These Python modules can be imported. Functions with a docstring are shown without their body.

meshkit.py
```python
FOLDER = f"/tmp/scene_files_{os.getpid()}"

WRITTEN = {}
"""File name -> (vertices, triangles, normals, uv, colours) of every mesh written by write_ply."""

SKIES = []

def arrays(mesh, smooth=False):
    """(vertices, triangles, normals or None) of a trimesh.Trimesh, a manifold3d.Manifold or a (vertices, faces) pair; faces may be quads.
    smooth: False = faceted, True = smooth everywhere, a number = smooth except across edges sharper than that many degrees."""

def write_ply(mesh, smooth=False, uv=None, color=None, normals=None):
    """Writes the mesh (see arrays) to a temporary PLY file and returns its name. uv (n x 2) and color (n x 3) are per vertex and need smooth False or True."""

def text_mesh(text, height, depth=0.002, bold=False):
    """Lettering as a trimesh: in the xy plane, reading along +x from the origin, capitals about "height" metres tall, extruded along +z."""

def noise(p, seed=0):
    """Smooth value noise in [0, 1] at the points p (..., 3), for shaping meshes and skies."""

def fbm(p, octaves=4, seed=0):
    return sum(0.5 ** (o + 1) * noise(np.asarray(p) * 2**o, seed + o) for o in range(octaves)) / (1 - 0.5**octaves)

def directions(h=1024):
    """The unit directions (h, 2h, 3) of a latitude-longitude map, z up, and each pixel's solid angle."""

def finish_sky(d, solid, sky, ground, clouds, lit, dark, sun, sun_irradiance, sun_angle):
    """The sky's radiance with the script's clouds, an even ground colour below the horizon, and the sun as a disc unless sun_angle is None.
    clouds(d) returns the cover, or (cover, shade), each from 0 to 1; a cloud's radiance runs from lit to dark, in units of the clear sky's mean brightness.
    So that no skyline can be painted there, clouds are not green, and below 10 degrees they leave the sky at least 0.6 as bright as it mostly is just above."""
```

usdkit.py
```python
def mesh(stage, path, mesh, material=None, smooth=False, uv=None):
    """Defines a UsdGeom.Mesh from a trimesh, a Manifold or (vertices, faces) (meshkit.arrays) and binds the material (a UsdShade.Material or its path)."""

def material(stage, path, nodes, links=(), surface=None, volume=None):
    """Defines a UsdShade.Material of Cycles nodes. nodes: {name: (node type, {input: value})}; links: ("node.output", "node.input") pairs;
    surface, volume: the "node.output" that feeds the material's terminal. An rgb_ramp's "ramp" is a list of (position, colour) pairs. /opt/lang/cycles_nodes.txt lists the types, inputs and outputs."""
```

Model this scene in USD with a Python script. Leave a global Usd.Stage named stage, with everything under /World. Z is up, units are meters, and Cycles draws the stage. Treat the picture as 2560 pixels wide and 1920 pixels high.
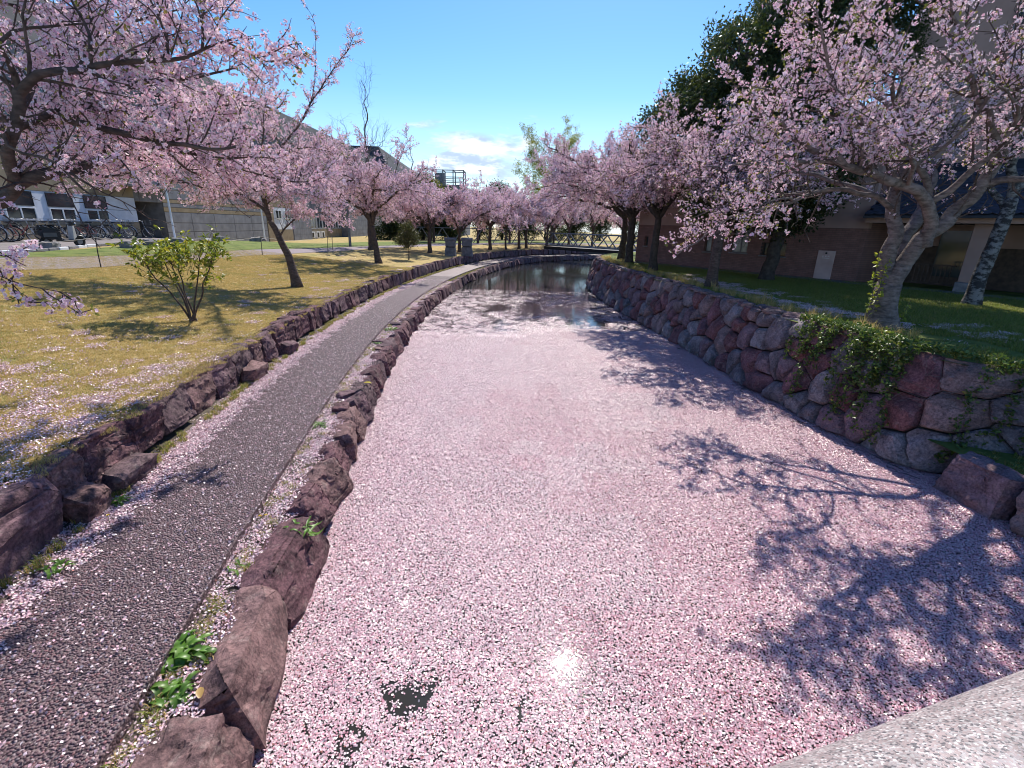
import math, random
import numpy as np, trimesh, usdkit, meshkit
from scipy.interpolate import CubicSpline
from scipy.spatial import cKDTree, Delaunay, Voronoi
from scipy.spatial.transform import Rotation
import shapely
from shapely.geometry import Polygon, Point
from pxr import Usd, UsdGeom, UsdLux, UsdShade, Gf, Sdf, Vt

stage = Usd.Stage.CreateInMemory()
world = UsdGeom.Xform.Define(stage, '/World')
stage.SetDefaultPrim(world.GetPrim())
UsdGeom.SetStageUpAxis(stage, 'Z')

# ------------------------------------------------------------------ camera
EYE = np.array([0, 0, 3.25])
FPX, ROLL, PITCH = 1200.0, math.radians(1.5), math.atan(394 / 1200.0)
f0 = np.array([0, math.cos(PITCH), -math.sin(PITCH)])
r0 = np.array([1.0, 0, 0])
u0 = np.cross(r0, f0)
RT = r0 * math.cos(ROLL) + u0 * math.sin(ROLL)
UP = -r0 * math.sin(ROLL) + u0 * math.cos(ROLL)
cam = UsdGeom.Camera.Define(stage, '/World/camera')
m = Gf.Matrix4d(*RT, 0, *UP, 0, *(-f0), 0, *EYE, 1)
cam.AddTransformOp().Set(m)
cam.CreateHorizontalApertureAttr(36.0)
cam.CreateVerticalApertureAttr(27.0)
cam.CreateFocalLengthAttr(36.0 * FPX / 2560)
cam.CreateFStopAttr(0.0)
cam.CreateClippingRangeAttr(Gf.Vec2f(0.05, 5000))
cam.CreateExposureAttr(0.53)

# ------------------------------------------------------------------ sun and sky
SUN_EL, SUN_AZ = math.radians(48.0), math.radians(9.0)
sd = np.array([math.sin(SUN_AZ) * math.cos(SUN_EL), math.cos(SUN_AZ) * math.cos(SUN_EL), math.sin(SUN_EL)])
sun = UsdLux.DistantLight.Define(stage, '/World/sun')
sun.CreateIntensityAttr(1.2)
sun.CreateAngleAttr(0.53)
sun.CreateColorAttr(Gf.Vec3f(1.0, 0.94, 0.84))
sun.GetPrim().CreateAttribute('inputs:normalize', Sdf.ValueTypeNames.Bool).Set(True)
zx = sd
xx = np.cross([0, 0, 1.0], zx); xx /= np.linalg.norm(xx)
yx = np.cross(zx, xx)
sun.AddTransformOp().Set(Gf.Matrix4d(*xx, 0, *yx, 0, *zx, 0, 0, 0, 0, 1))

LOOKS = '/World/Looks'
UsdGeom.Scope.Define(stage, LOOKS)
SKY_STRENGTH = 0.124
skymat = usdkit.material(stage, LOOKS + '/sky_air', {
    'sky': ('sky_texture', {'sky_type': 'single_scattering', 'sun_disc': False, 'sun_elevation': SUN_EL, 'sun_rotation': SUN_AZ,
                            'air_density': 1.0, 'aerosol_density': 0.2, 'ozone_density': 3.0, 'altitude': 0.0}),
    'grade': ('hsv', {'saturation': 1.3, 'hue': 0.503, 'value': 1.0}),
    'tc': ('texture_coordinate', {}), 'sep': ('separate_xyz', {}),
    'map': ('mapping', {'scale': (2.2, 2.2, 7.5), 'location': (0.4, 0.35, 0.1)}),
    'n': ('noise_texture', {'scale': 3.2, 'detail': 8.0, 'roughness': 0.6, 'distortion': 0.3}),
    # two banks of cloud, ragged by noise: one low over the end of the canal, one higher on the left
    'sq': ('vector_math', {'math_type': 'multiply', 'vector2': (1.0, 0.6, 2.3)}),
    'd1': ('vector_math', {'math_type': 'distance', 'vector2': (-.085, .594, .30)}), 'm1': ('map_range', {'from_min': .03, 'from_max': .24, 'to_min': 0.30, 'to_max': -.25, 'clamp': True}),
    'd2': ('vector_math', {'math_type': 'distance', 'vector2': (-.70, .40, .74)}), 'm2': ('map_range', {'from_min': .03, 'from_max': .42, 'to_min': 0.28, 'to_max': -.25, 'clamp': True}),
    'mx': ('math', {'math_type': 'maximum'}), 'add': ('math', {'math_type': 'add'}),
    'r': ('map_range', {'from_min': .56, 'from_max': .74, 'to_min': 0.0, 'to_max': .92, 'clamp': True}),
    'hz': ('rgb_ramp', {'ramp': [(0.0, (.85, .85, .85)), (.03, (.7, .7, .7)), (.10, (.32, .32, .32)), (.22, (.0, .0, .0)), (1, (0, 0, 0))]}),
    'n3': ('noise_texture', {'scale': 1.6, 'detail': 5.0, 'roughness': 0.55}), 'hzm': ('math', {'math_type': 'multiply'}), 'hzn': ('map_range', {'from_min': .3, 'from_max': .7, 'to_min': .55, 'to_max': 1.1}),
    'n2': ('noise_texture', {'scale': 7.0, 'detail': 6.0, 'roughness': 0.62}),
    'cc': ('rgb_ramp', {'ramp': [(0.0, (2.6, 3.3, 4.4)), (0.44, (3.4, 4.2, 5.4)), (0.58, (6.6, 7.0, 7.4)), (1.0, (7.5, 7.7, 7.8))]}),
    'hmix': ('mix_color', {'b': (4.6, 5.7, 6.8), 'use_clamp': False}), 'mix': ('mix_color', {'use_clamp': False}),
    'bg': ('background_shader', {'strength': SKY_STRENGTH}),
}, [('sky.color', 'grade.color'), ('tc.generated', 'sep.vector'), ('tc.generated', 'map.vector'), ('map.vector', 'n.vector'), ('map.vector', 'n2.vector'), ('map.vector', 'n3.vector'),
    ('tc.generated', 'sq.vector1'), ('sq.vector', 'd1.vector1'), ('sq.vector', 'd2.vector1'), ('d1.value', 'm1.value'), ('d2.value', 'm2.value'), ('m1.result', 'mx.value1'), ('m2.result', 'mx.value2'),
    ('mx.value', 'add.value1'), ('n.fac', 'add.value2'), ('add.value', 'r.value'), ('sep.z', 'hz.fac'), ('n3.fac', 'hzn.value'), ('hz.color', 'hzm.value1'), ('hzn.result', 'hzm.value2'),
    ('n2.fac', 'cc.fac'), ('hzm.value', 'hmix.fac'), ('grade.color', 'hmix.a'), ('hmix.result', 'mix.a'), ('r.result', 'mix.fac'), ('cc.color', 'mix.b'), ('mix.result', 'bg.color')], surface='bg.background')
dome = UsdLux.DomeLight.Define(stage, '/World/sky')
dome.GetPrim().SetCustomDataByKey('kind', 'structure')
UsdShade.MaterialBindingAPI.Apply(dome.GetPrim()).Bind(skymat)

# ------------------------------------------------------------------ helpers
used = {}


def numbered(path):
    n = used.get(path, 0)
    used[path] = n + 1
    return path if n == 0 else f'{path}_{n:03d}'


def tag(prim, label=None, cat=None, group=None, kind=None):
    for k, v in (('label', label), ('category', cat), ('group', group), ('kind', kind)):
        if v:
            prim.SetCustomDataByKey(k, v)
    return prim


def thing(name, label, cat, loc=(0, 0, 0), rotz=0.0, group=None, kind=None):
    x = UsdGeom.Xform.Define(stage, numbered('/World/' + name))
    x.AddTranslateOp().Set(Gf.Vec3d(*map(float, loc)))
    if rotz:
        x.AddRotateZOp().Set(math.degrees(rotz))
    return tag(x.GetPrim(), label, cat, group, kind)


def part(parent, name, mesh, mat, smooth=False, tint=None, label=None, kind=None):
    root = '/World' if parent is None else str(parent.GetPath())
    g = usdkit.mesh(stage, numbered(f'{root}/{name}'), mesh, mat, smooth=smooth)
    if tint is not None:
        tint_on(g, tint)
    p = g.GetPrim()
    g.CreateDoubleSidedAttr(True)
    return tag(p, label=label, kind=kind)


def tint_on(g, tint):
    UsdGeom.PrimvarsAPI(g).CreatePrimvar('tint', Sdf.ValueTypeNames.Color3fArray, 'vertex').Set(Vt.Vec3fArray.FromNumpy(np.asarray(tint, np.float32)))


def copy_of(src, loc, rotz, label, group=None, scale=None):
    name = str(src.GetPath()).split('/')[-1]
    base = name[:-4] if name[-3:].isdigit() else name
    x = UsdGeom.Xform.Define(stage, numbered('/World/' + base))
    x.ClearXformOpOrder()
    x.AddTranslateOp().Set(Gf.Vec3d(*map(float, loc)))
    x.AddRotateZOp().Set(math.degrees(rotz))
    p = x.GetPrim()
    p.GetReferences().AddInternalReference(src.GetPath())
    p.SetInstanceable(True)
    was = src.GetCustomData()
    return tag(p, label, was['category'], group or was.get('group'))


def instancer(path, protos, idx, pos, rot=None, scale=None):
    pi = UsdGeom.PointInstancer.Define(stage, path)
    pi.CreatePrototypesRel().SetTargets([Sdf.Path(p) for p in protos])
    pi.CreateProtoIndicesAttr(Vt.IntArray.FromNumpy(np.asarray(idx, np.int32)))
    pi.CreatePositionsAttr(Vt.Vec3fArray.FromNumpy(np.asarray(pos, np.float32)))
    if rot is not None:
        q = rot.as_quat().astype(np.float16)      # x y z w
        pi.CreateOrientationsAttr(Vt.QuathArray.FromNumpy(np.ascontiguousarray(q)))
    if scale is not None:
        s = np.asarray(scale, np.float32)
        if s.ndim == 1:
            s = np.repeat(s[:, None], 3, 1)
        pi.CreateScalesAttr(Vt.Vec3fArray.FromNumpy(s))
    return pi.GetPrim()


def box(x0, x1, y0, y1, z0, z1):
    b = trimesh.creation.box([x1 - x0, y1 - y0, z1 - z0])
    b.apply_translation([(x0 + x1) / 2, (y0 + y1) / 2, (z0 + z1) / 2])
    return b


def cat(ms):
    vs, fs, n = [], [], 0
    for mm in ms:
        v, f = (mm.vertices, mm.faces) if hasattr(mm, 'vertices') else mm[:2]
        vs.append(np.asarray(v, float)); fs.append(np.asarray(f) + n); n += len(v)
    return np.vstack(vs), np.vstack(fs)


def tube(p, r, sides=6, cap=True):
    p = np.asarray(p, float)
    r = np.broadcast_to(np.asarray(r, float), (len(p),))
    t = np.gradient(p, axis=0)
    t /= np.linalg.norm(t, axis=1, keepdims=True) + 1e-12
    ref = np.array([0, 0, 1.0]) if abs(t[0, 2]) < .9 else np.array([1.0, 0, 0])
    a = np.empty_like(t)
    a[0] = np.cross(t[0], ref); a[0] /= np.linalg.norm(a[0])
    for i in range(1, len(t)):
        a[i] = a[i - 1] - t[i] * (a[i - 1] @ t[i])
        a[i] /= np.linalg.norm(a[i]) + 1e-12
    b = np.cross(t, a)
    ang = np.arange(sides) * 2 * np.pi / sides
    v = p[:, None] + r[:, None, None] * (np.cos(ang)[None, :, None] * a[:, None] + np.sin(ang)[None, :, None] * b[:, None])
    v = v.reshape(-1, 3)
    n = len(p)
    i, j = np.meshgrid(np.arange(n - 1), np.arange(sides), indexing='ij')
    k0, k1 = i * sides + j, i * sides + (j + 1) % sides
    f = np.vstack([np.stack([k0, k1, k1 + sides], -1).reshape(-1, 3), np.stack([k0, k1 + sides, k0 + sides], -1).reshape(-1, 3)])
    if cap:
        v = np.vstack([v, p[:1], p[-1:]])
        c0, c1 = len(v) - 2, len(v) - 1
        jj = np.arange(sides); jn = (jj + 1) % sides
        f = np.vstack([f, np.stack([np.full(sides, c0), jn, jj], -1), np.stack([np.full(sides, c1), (n - 1) * sides + jj, (n - 1) * sides + jn], -1)])
    return v, f


def tubes(P, R_, sides):
    """Many open tubes of equal length in one go: P (k, n, 3), R_ (k, n) or (n,)."""
    P = np.asarray(P, float)
    k, n = P.shape[:2]
    R_ = np.broadcast_to(np.asarray(R_, float), (k, n))
    t = np.gradient(P, axis=1)
    ax = P[:, -1] - P[:, 0]
    ref = np.where((np.abs(ax[:, 2]) < .8 * np.linalg.norm(ax, axis=1))[:, None], [0, 0, 1.0], [1.0, 0, 0])[:, None]
    a = np.cross(t, ref); a /= np.linalg.norm(a, axis=-1, keepdims=True) + 1e-12
    b = np.cross(t, a); b /= np.linalg.norm(b, axis=-1, keepdims=True) + 1e-12
    ang = np.arange(sides) * 2 * np.pi / sides
    v = P[:, :, None] + R_[..., None, None] * (np.cos(ang)[:, None] * a[:, :, None] + np.sin(ang)[:, None] * b[:, :, None])
    i, j = np.meshgrid(np.arange(n - 1), np.arange(sides), indexing='ij')
    k0, k1 = i * sides + j, i * sides + (j + 1) % sides
    f = np.vstack([np.stack([k0, k1, k1 + sides], -1).reshape(-1, 3), np.stack([k0, k1 + sides, k0 + sides], -1).reshape(-1, 3)])
    return v.reshape(-1, 3), (f[None] + (np.arange(k) * n * sides)[:, None, None]).reshape(-1, 3)


def resample(p, step):
    p = np.asarray(p, float)
    t = np.r_[0, np.cumsum(np.linalg.norm(np.diff(p, axis=0), axis=1))]
    n = max(3, int(t[-1] / step) + 1)
    if len(p) == 2:
        s = np.linspace(0, 1, n)[:, None]
        return p[0] * (1 - s) + p[1] * s
    return CubicSpline(t, p)(np.linspace(0, t[-1], n))


# ------------------------------------------------------------------ materials
def mat_noise(name, c1, c2, scale=6.0, rough=0.8, bump=0.0, bscale=None, detail=5.0, c3=None, lo=.35, hi=.65, coord='pos', stretch=(1, 1, 1), spec=0.3, dist=0.02):
    stops = [(0.0, c1), (lo, c1), (hi, c2), (1.0, c2)] if c3 is None else [(0.0, c1), (lo, c1), ((lo + hi) / 2, c2), (hi, c3), (1, c3)]
    nodes = {'g': ('geometry', {}), 'tc': ('texture_coordinate', {}), 'map': ('mapping', {'scale': stretch}), 'n': ('noise_texture', {'scale': scale, 'detail': detail, 'roughness': 0.62}),
             'r': ('rgb_ramp', {'ramp': stops}), 'p': ('principled_bsdf', {'roughness': rough, 'specular_ior_level': spec})}
    links = [('g.position' if coord == 'pos' else 'tc.object', 'map.vector'), ('map.vector', 'n.vector'), ('n.fac', 'r.fac'), ('r.color', 'p.base_color')]
    if bump:
        nodes['n2'] = ('noise_texture', {'scale': bscale or scale * 4, 'detail': 6.0, 'roughness': 0.65})
        nodes['b'] = ('bump', {'strength': bump, 'distance': dist})
        links += [('map.vector', 'n2.vector'), ('n2.fac', 'b.height'), ('b.normal', 'p.normal')]
    return usdkit.material(stage, f'{LOOKS}/{name}', nodes, links, surface='p.BSDF')


def mat_plain(name, c, rough=0.6, metal=0.0, spec=0.4):
    # plain colour with slight worn variation
    return usdkit.material(stage, f'{LOOKS}/{name}', {
        'g': ('geometry', {}), 'n': ('noise_texture', {'scale': 3.0, 'detail': 6.0}),
        'r': ('rgb_ramp', {'ramp': [(0.3, tuple(x * .82 for x in c)), (0.7, tuple(min(1, x * 1.08) for x in c))]}),
        'p': ('principled_bsdf', {'roughness': rough, 'metallic': metal, 'specular_ior_level': spec})},
        [('g.position', 'n.vector'), ('n.fac', 'r.fac'), ('r.color', 'p.base_color')], surface='p.BSDF')


def mat_tint(name, rough=0.6, trans=0.0, spec=0.3, tcol=(1, 1, 1)):
    nodes = {'a': ('attribute', {'attribute': 'tint'}), 'p': ('principled_bsdf', {'roughness': rough, 'specular_ior_level': spec})}
    links = [('a.color', 'p.base_color')]
    if not trans:
        return usdkit.material(stage, f'{LOOKS}/{name}', nodes, links, surface='p.BSDF')
    nodes['tm'] = ('mix', {'mix_type': 'multiply', 'fac': 1.0, 'color2': tcol})
    nodes['t'] = ('translucent_bsdf', {})
    nodes['m'] = ('mix_closure', {'fac': trans})
    links += [('a.color', 'tm.color1'), ('tm.color', 't.color'), ('p.BSDF', 'm.closure1'), ('t.BSDF', 'm.closure2')]
    return usdkit.material(stage, f'{LOOKS}/{name}', nodes, links, surface='m.closure')


M_BLOSSOM = mat_tint('blossom', 0.55, 0.30, 0.3, (1.0, .88, .92))
M_PETAL = mat_tint('petal', 0.30, 0.10, 0.8)
M_LEAF = mat_tint('leaf', 0.38, 0.4, 0.5, (1.0, 1.0, .6))
M_GRASS = mat_tint('grass_blade', 0.55, 0.35, 0.3, (1, 1, .8))
M_PEBBLE = mat_tint('pebble', 0.45, 0.0, 0.45)
M_BARK = mat_noise('bark', (0.045, 0.032, 0.028), (0.12, 0.085, 0.072), 9, 0.85, 0.9, 22, stretch=(1, 1, 2.2), dist=.03)
M_BARKGREY = mat_noise('bark_grey', (0.075, 0.058, 0.055), (0.22, 0.175, 0.165), 7, 0.85, 0.9, 18, stretch=(1, 1, 2.5), dist=.03)
M_BARKMOTTLE = mat_noise('bark_mottled', (0.028, 0.026, 0.028), (0.19, 0.18, 0.18), 6, 0.85, 0.8, 16, stretch=(1, 1, 2.0), lo=.45, hi=.58)
M_BARKDARK = mat_noise('bark_dark', (0.03, 0.024, 0.022), (0.075, 0.06, 0.052), 8, 0.9, 0.8, 20)


def mat_rock(name, base, dark, lich=(0.27, 0.21, 0.195)):
    nodes = {'g': ('geometry', {}),
             'n': ('noise_texture', {'scale': 2.4, 'detail': 10.0, 'roughness': 0.74, 'distortion': 0.8}),
             'r': ('rgb_ramp', {'ramp': [(0.36, dark), (0.5, base), (0.64, tuple(x * 1.55 for x in base))]}),
             'n1': ('noise_texture', {'scale': 7.0, 'detail': 10.0, 'roughness': 0.78}),
             'r1': ('rgb_ramp', {'ramp': [(0.54, (0, 0, 0)), (0.66, (.7, .7, .7))]}),
             'n4': ('noise_texture', {'scale': 34.0, 'detail': 6.0, 'roughness': 0.7}), 'r4': ('rgb_ramp', {'ramp': [(.34, (.5, .5, .5)), (.5, (1, 1, 1)), (.68, (1.5, 1.45, 1.4))]}), 'mm': ('mix', {'mix_type': 'multiply', 'fac': 1.0}),
             'lm': ('mix_color', {'b': lich}),
             'n2': ('noise_texture', {'scale': 9.0, 'detail': 6.0, 'roughness': 0.68}),
             'b': ('bump', {'strength': 0.9, 'distance': 0.03}),
             'p': ('principled_bsdf', {'roughness': 0.88, 'specular_ior_level': 0.2})}
    links = [('g.position', 'n.vector'), ('n.fac', 'r.fac'), ('r.color', 'lm.a'), ('g.position', 'n1.vector'), ('n1.fac', 'r1.fac'), ('r1.color', 'lm.fac'),
             ('lm.result', 'mm.color1'), ('g.position', 'n4.vector'), ('n4.fac', 'r4.fac'), ('r4.color', 'mm.color2'), ('mm.color', 'p.base_color'), ('g.position', 'n2.vector'), ('n2.fac', 'b.height'), ('b.normal', 'p.normal')]
    return usdkit.material(stage, f'{LOOKS}/{name}', nodes, links, surface='p.BSDF')


ROCKS = [mat_rock('rock_purple', (0.125, 0.066, 0.076), (0.045, 0.027, 0.033)), mat_rock('rock_brown', (0.165, 0.10, 0.10), (0.06, 0.038, 0.041)),
         mat_rock('rock_mauve', (0.14, 0.085, 0.10), (0.055, 0.035, 0.042)), mat_rock('rock_dusk', (0.115, 0.076, 0.085), (0.045, 0.032, 0.038))]
WALLROCKS = [mat_rock('wall_red', (0.175, 0.082, 0.085), (0.085, 0.042, 0.046)), mat_rock('wall_maroon', (0.165, 0.08, 0.09), (0.08, 0.042, 0.049)),
             mat_rock('wall_grey', (0.205, 0.18, 0.19), (0.10, 0.088, 0.096)), mat_rock('wall_slate', (0.165, 0.135, 0.145), (0.08, 0.066, 0.072)),
             mat_rock('wall_mauve', (0.185, 0.12, 0.135), (0.09, 0.06, 0.068)), mat_rock('wall_brown', (0.21, 0.145, 0.14), (0.105, 0.075, 0.074))]
M_EARTH = mat_noise('earth', (0.05, 0.04, 0.033), (0.13, 0.105, 0.08), 9, 0.95, 0.8, 30)
M_GAP = mat_noise('joint_soil', (0.018, 0.015, 0.014), (0.045, 0.038, 0.033), 9, 0.95, 0.8, 30)
M_LAWN = mat_noise('lawn_turf', (0.30, 0.225, 0.085), (0.45, 0.33, 0.14), 1.1, 0.95, 1.0, 55, detail=9, c3=(0.24, 0.22, 0.07), dist=.03)
M_VERGE = mat_noise('verge_turf', (0.08, 0.12, 0.025), (0.17, 0.21, 0.05), 1.6, 0.95, 1.0, 60, detail=8, c3=(0.17, 0.15, 0.07), lo=.35, hi=.72, dist=.03)
M_GRAVEL = mat_noise('gravel_track', (0.22, 0.18, 0.195), (0.32, 0.27, 0.285), 30, 0.95, 0.6, 90)
M_PATH = mat_noise('path_mortar', (0.05, 0.03, 0.035), (0.095, 0.06, 0.067), 38, 0.8, 0.9, 60, dist=.012)
M_PATHFAR = usdkit.material(stage, LOOKS + '/pebble_path', {
    'g': ('geometry', {}), 'v': ('voronoi_texture', {'scale': 55.0}),
    'r': ('rgb_ramp', {'ramp': [(0.0, (.05, .034, .04)), (.4, (.105, .064, .072)), (.7, (.155, .098, .108)), (.93, (.23, .16, .17)), (1, (.5, .41, .43))]}),
    's': ('separate_color', {}), 'b': ('bump', {'strength': 0.8, 'distance': .012, 'invert': True}), 'p': ('principled_bsdf', {'roughness': .55})},
    [('g.position', 'v.vector'), ('v.color', 's.color'), ('s.r', 'r.fac'), ('r.color', 'p.base_color'), ('v.distance', 'b.height'), ('b.normal', 'p.normal')], surface='p.BSDF')
M_WATER = usdkit.material(stage, LOOKS + '/canal_water', {
    'g': ('geometry', {}), 'n': ('noise_texture', {'scale': 3.0, 'detail': 3.0}), 'b': ('bump', {'strength': 0.05, 'distance': 0.03}),
    'p': ('principled_bsdf', {'base_color': (0.03, 0.029, 0.026), 'roughness': 0.075, 'ior': 1.33, 'specular_ior_level': 0.5})},
    [('g.position', 'n.vector'), ('n.fac', 'b.height'), ('b.normal', 'p.normal')], surface='p.BSDF')

# ------------------------------------------------------------------ the lie of the land: canal banks
WL = np.array([[-1.25, -8], [-1.3, -4], [-1.4, -1], [-1.66, 2.08], [-1.87, 3.31], [-2.2, 5.48], [-2.61, 8.29], [-3.16, 14.05], [-3.32, 20.2], [-2.75, 29.1], [-.5, 41.2], [3.1, 49.3], [7.8, 53.6], [16, 57], [30, 60], [60, 63]])
_t = np.r_[0, np.cumsum(np.linalg.norm(np.diff(WL, axis=0), axis=1))]
_cs = CubicSpline(_t, WL)
T_END = _t[-1]
T0 = 9.0                                     # the bank's length up to y = 1


def bank(t, d):
    """The point d metres to the land side of the left waterline, at length t along it."""
    t = np.asarray(t, float)
    p, g = _cs(t), _cs(t, 1)
    g = g / np.linalg.norm(g, axis=-1, keepdims=True)
    return p + np.stack([-g[..., 1], g[..., 0]], -1) * np.asarray(d)[..., None]


def bank_dir(t):
    g = _cs(t, 1)
    return math.atan2(g[1], g[0])


_samp = np.linspace(0, T_END, 3000)
_tree = cKDTree(_cs(_samp))


def sstep(x):
    x = np.clip(x, 0, 1)
    return x * x * (3 - 2 * x)


def lawn_z(x, y):
    d = np.maximum(0, _tree.query(np.stack([x, y], -1))[0] - 2.35)
    return 1.02 + .2 * sstep(d / 6) + .78 * sstep(d / 16) * (1 - sstep((np.asarray(y) - 28) / 22)) + .03 * (meshkit.noise(np.stack([np.asarray(x) * .5, np.asarray(y) * .5, 0 * np.asarray(x)], -1)) - .5)


def lz(x, y):
    return float(lawn_z(np.array([x], float), np.array([y], float))[0])


def grid_mesh(P):
    a, b = P.shape[:2]
    i, j = np.meshgrid(np.arange(a - 1), np.arange(b - 1), indexing='ij')
    k = i * b + j
    f = np.vstack([np.stack([k, k + b, k + b + 1], -1).reshape(-1, 3), np.stack([k, k + b + 1, k + 1], -1).reshape(-1, 3)])
    return P.reshape(-1, 3), f


def ribbon(d0, d1, z0, z1, t0=0.0, t1=None, step=.4, n=2, rough=0.0, seed=0):
    t = np.arange(t0, t1 or T_END, step)
    dd = np.linspace(0, 1, n)
    P = np.empty((n, len(t), 3))
    for i, u in enumerate(dd):
        P[i, :, :2] = bank(t, np.full(len(t), d0 + (d1 - d0) * u))
        P[i, :, 2] = z0 + (z1 - z0) * u
    if rough:
        P[..., 2] += rough * (meshkit.noise(P * 7, seed) - .5)
    return grid_mesh(P)


# water
tag(part(None, 'water', ([[-7, -9, 0], [70, -9, 0], [70, 66, 0], [-7, 66, 0]], [[0, 1, 2], [0, 2, 3]]), M_WATER), 'still dark canal water reflecting the cherry trees', 'water', kind='structure')

# left lawn: one sheet from the edging stones to the horizon
tl = np.concatenate([np.arange(0, 40, .6), np.arange(40, T_END, 1.2)])
dl = np.concatenate([np.arange(2.5, 8, .4), np.arange(8, 24, 1.2), np.geomspace(24, 600, 16)])
TT, DD = np.meshgrid(tl, dl, indexing='ij')
xy = bank(TT, DD)
P = np.empty(TT.shape + (3,)); P[..., :2] = xy
P[..., 2] = lawn_z(xy[..., 0].ravel(), xy[..., 1].ravel()).reshape(TT.shape)
tag(part(None, 'ground', grid_mesh(P.transpose(1, 0, 2)), M_LAWN, smooth=True), 'sunlit dry lawn on the left bank of the canal', 'lawn', kind='structure')

# strips of the left bank
tag(part(None, 'bank_soil', cat([ribbon(.1, .56, .34, .37, n=4, rough=.05), ribbon(1.98, 2.5, .45, .5, n=4, rough=.05), ribbon(2.5, 2.52, .4, 1.03, n=2)]), M_EARTH, smooth=True),
    'narrow soil strips along both sides of the path', 'soil', kind='structure')
tag(part(None, 'path', cat([ribbon(.55, 2.02, .452, .452), ribbon(.55, .55, .30, .452)]), M_PATHFAR), 'pebble paved path curving along the canal', 'path', kind='structure')

# right bank
FRP = np.array([[6.2, -8], [6.15, -2], [6.1, 2], [5.95, 4.7], [5.62, 7.2], [5.3, 9], [4.98, 12.7], [4.67, 16.4], [4.38, 19.2], [4.1, 23.8], [4.2, 28], [4.75, 31.4], [6.2, 35.2], [9.2, 39.5], [15, 44], [30, 49], [60, 53]])
_tr = np.r_[0, np.cumsum(np.linalg.norm(np.diff(FRP, axis=0), axis=1))]
_cr = CubicSpline(_tr, FRP)
ZR = 1.6
BATTER = 0.42


def foot(t, d=0.0):
    """d metres to the land (right) side of the right wall's foot."""
    t = np.asarray(t, float)
    p, g = _cr(t), _cr(t, 1)
    g = g / np.linalg.norm(g, axis=-1, keepdims=True)
    return p + np.stack([g[..., 1], -g[..., 0]], -1) * np.asarray(d)[..., None]


_ts = np.linspace(0, _tr[-1], 300)
STEP_T = float(_ts[np.abs(_cr(_ts)[:, 1] - 6.15).argmin()])     # nearer than this the wall stands back behind a low terrace


def setback(t):
    return 0.95 * (1 - sstep((np.asarray(t) - STEP_T + .5) / 1.1))


crest = foot(_ts, BATTER + setback(_ts) - .02)
poly = Polygon(np.vstack([crest, [[600, 60], [600, -9], [crest[0, 0], -9]]]))
v2, fc = trimesh.creation.triangulate_polygon(poly.buffer(0), engine='earcut')
v3 = np.column_stack([v2, np.full(len(v2), ZR - .02)])
tag(part(None, 'right_lawn', (v3, fc), M_VERGE), 'shaded green lawn between the stone wall and the brick building', 'lawn', kind='structure')


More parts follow.
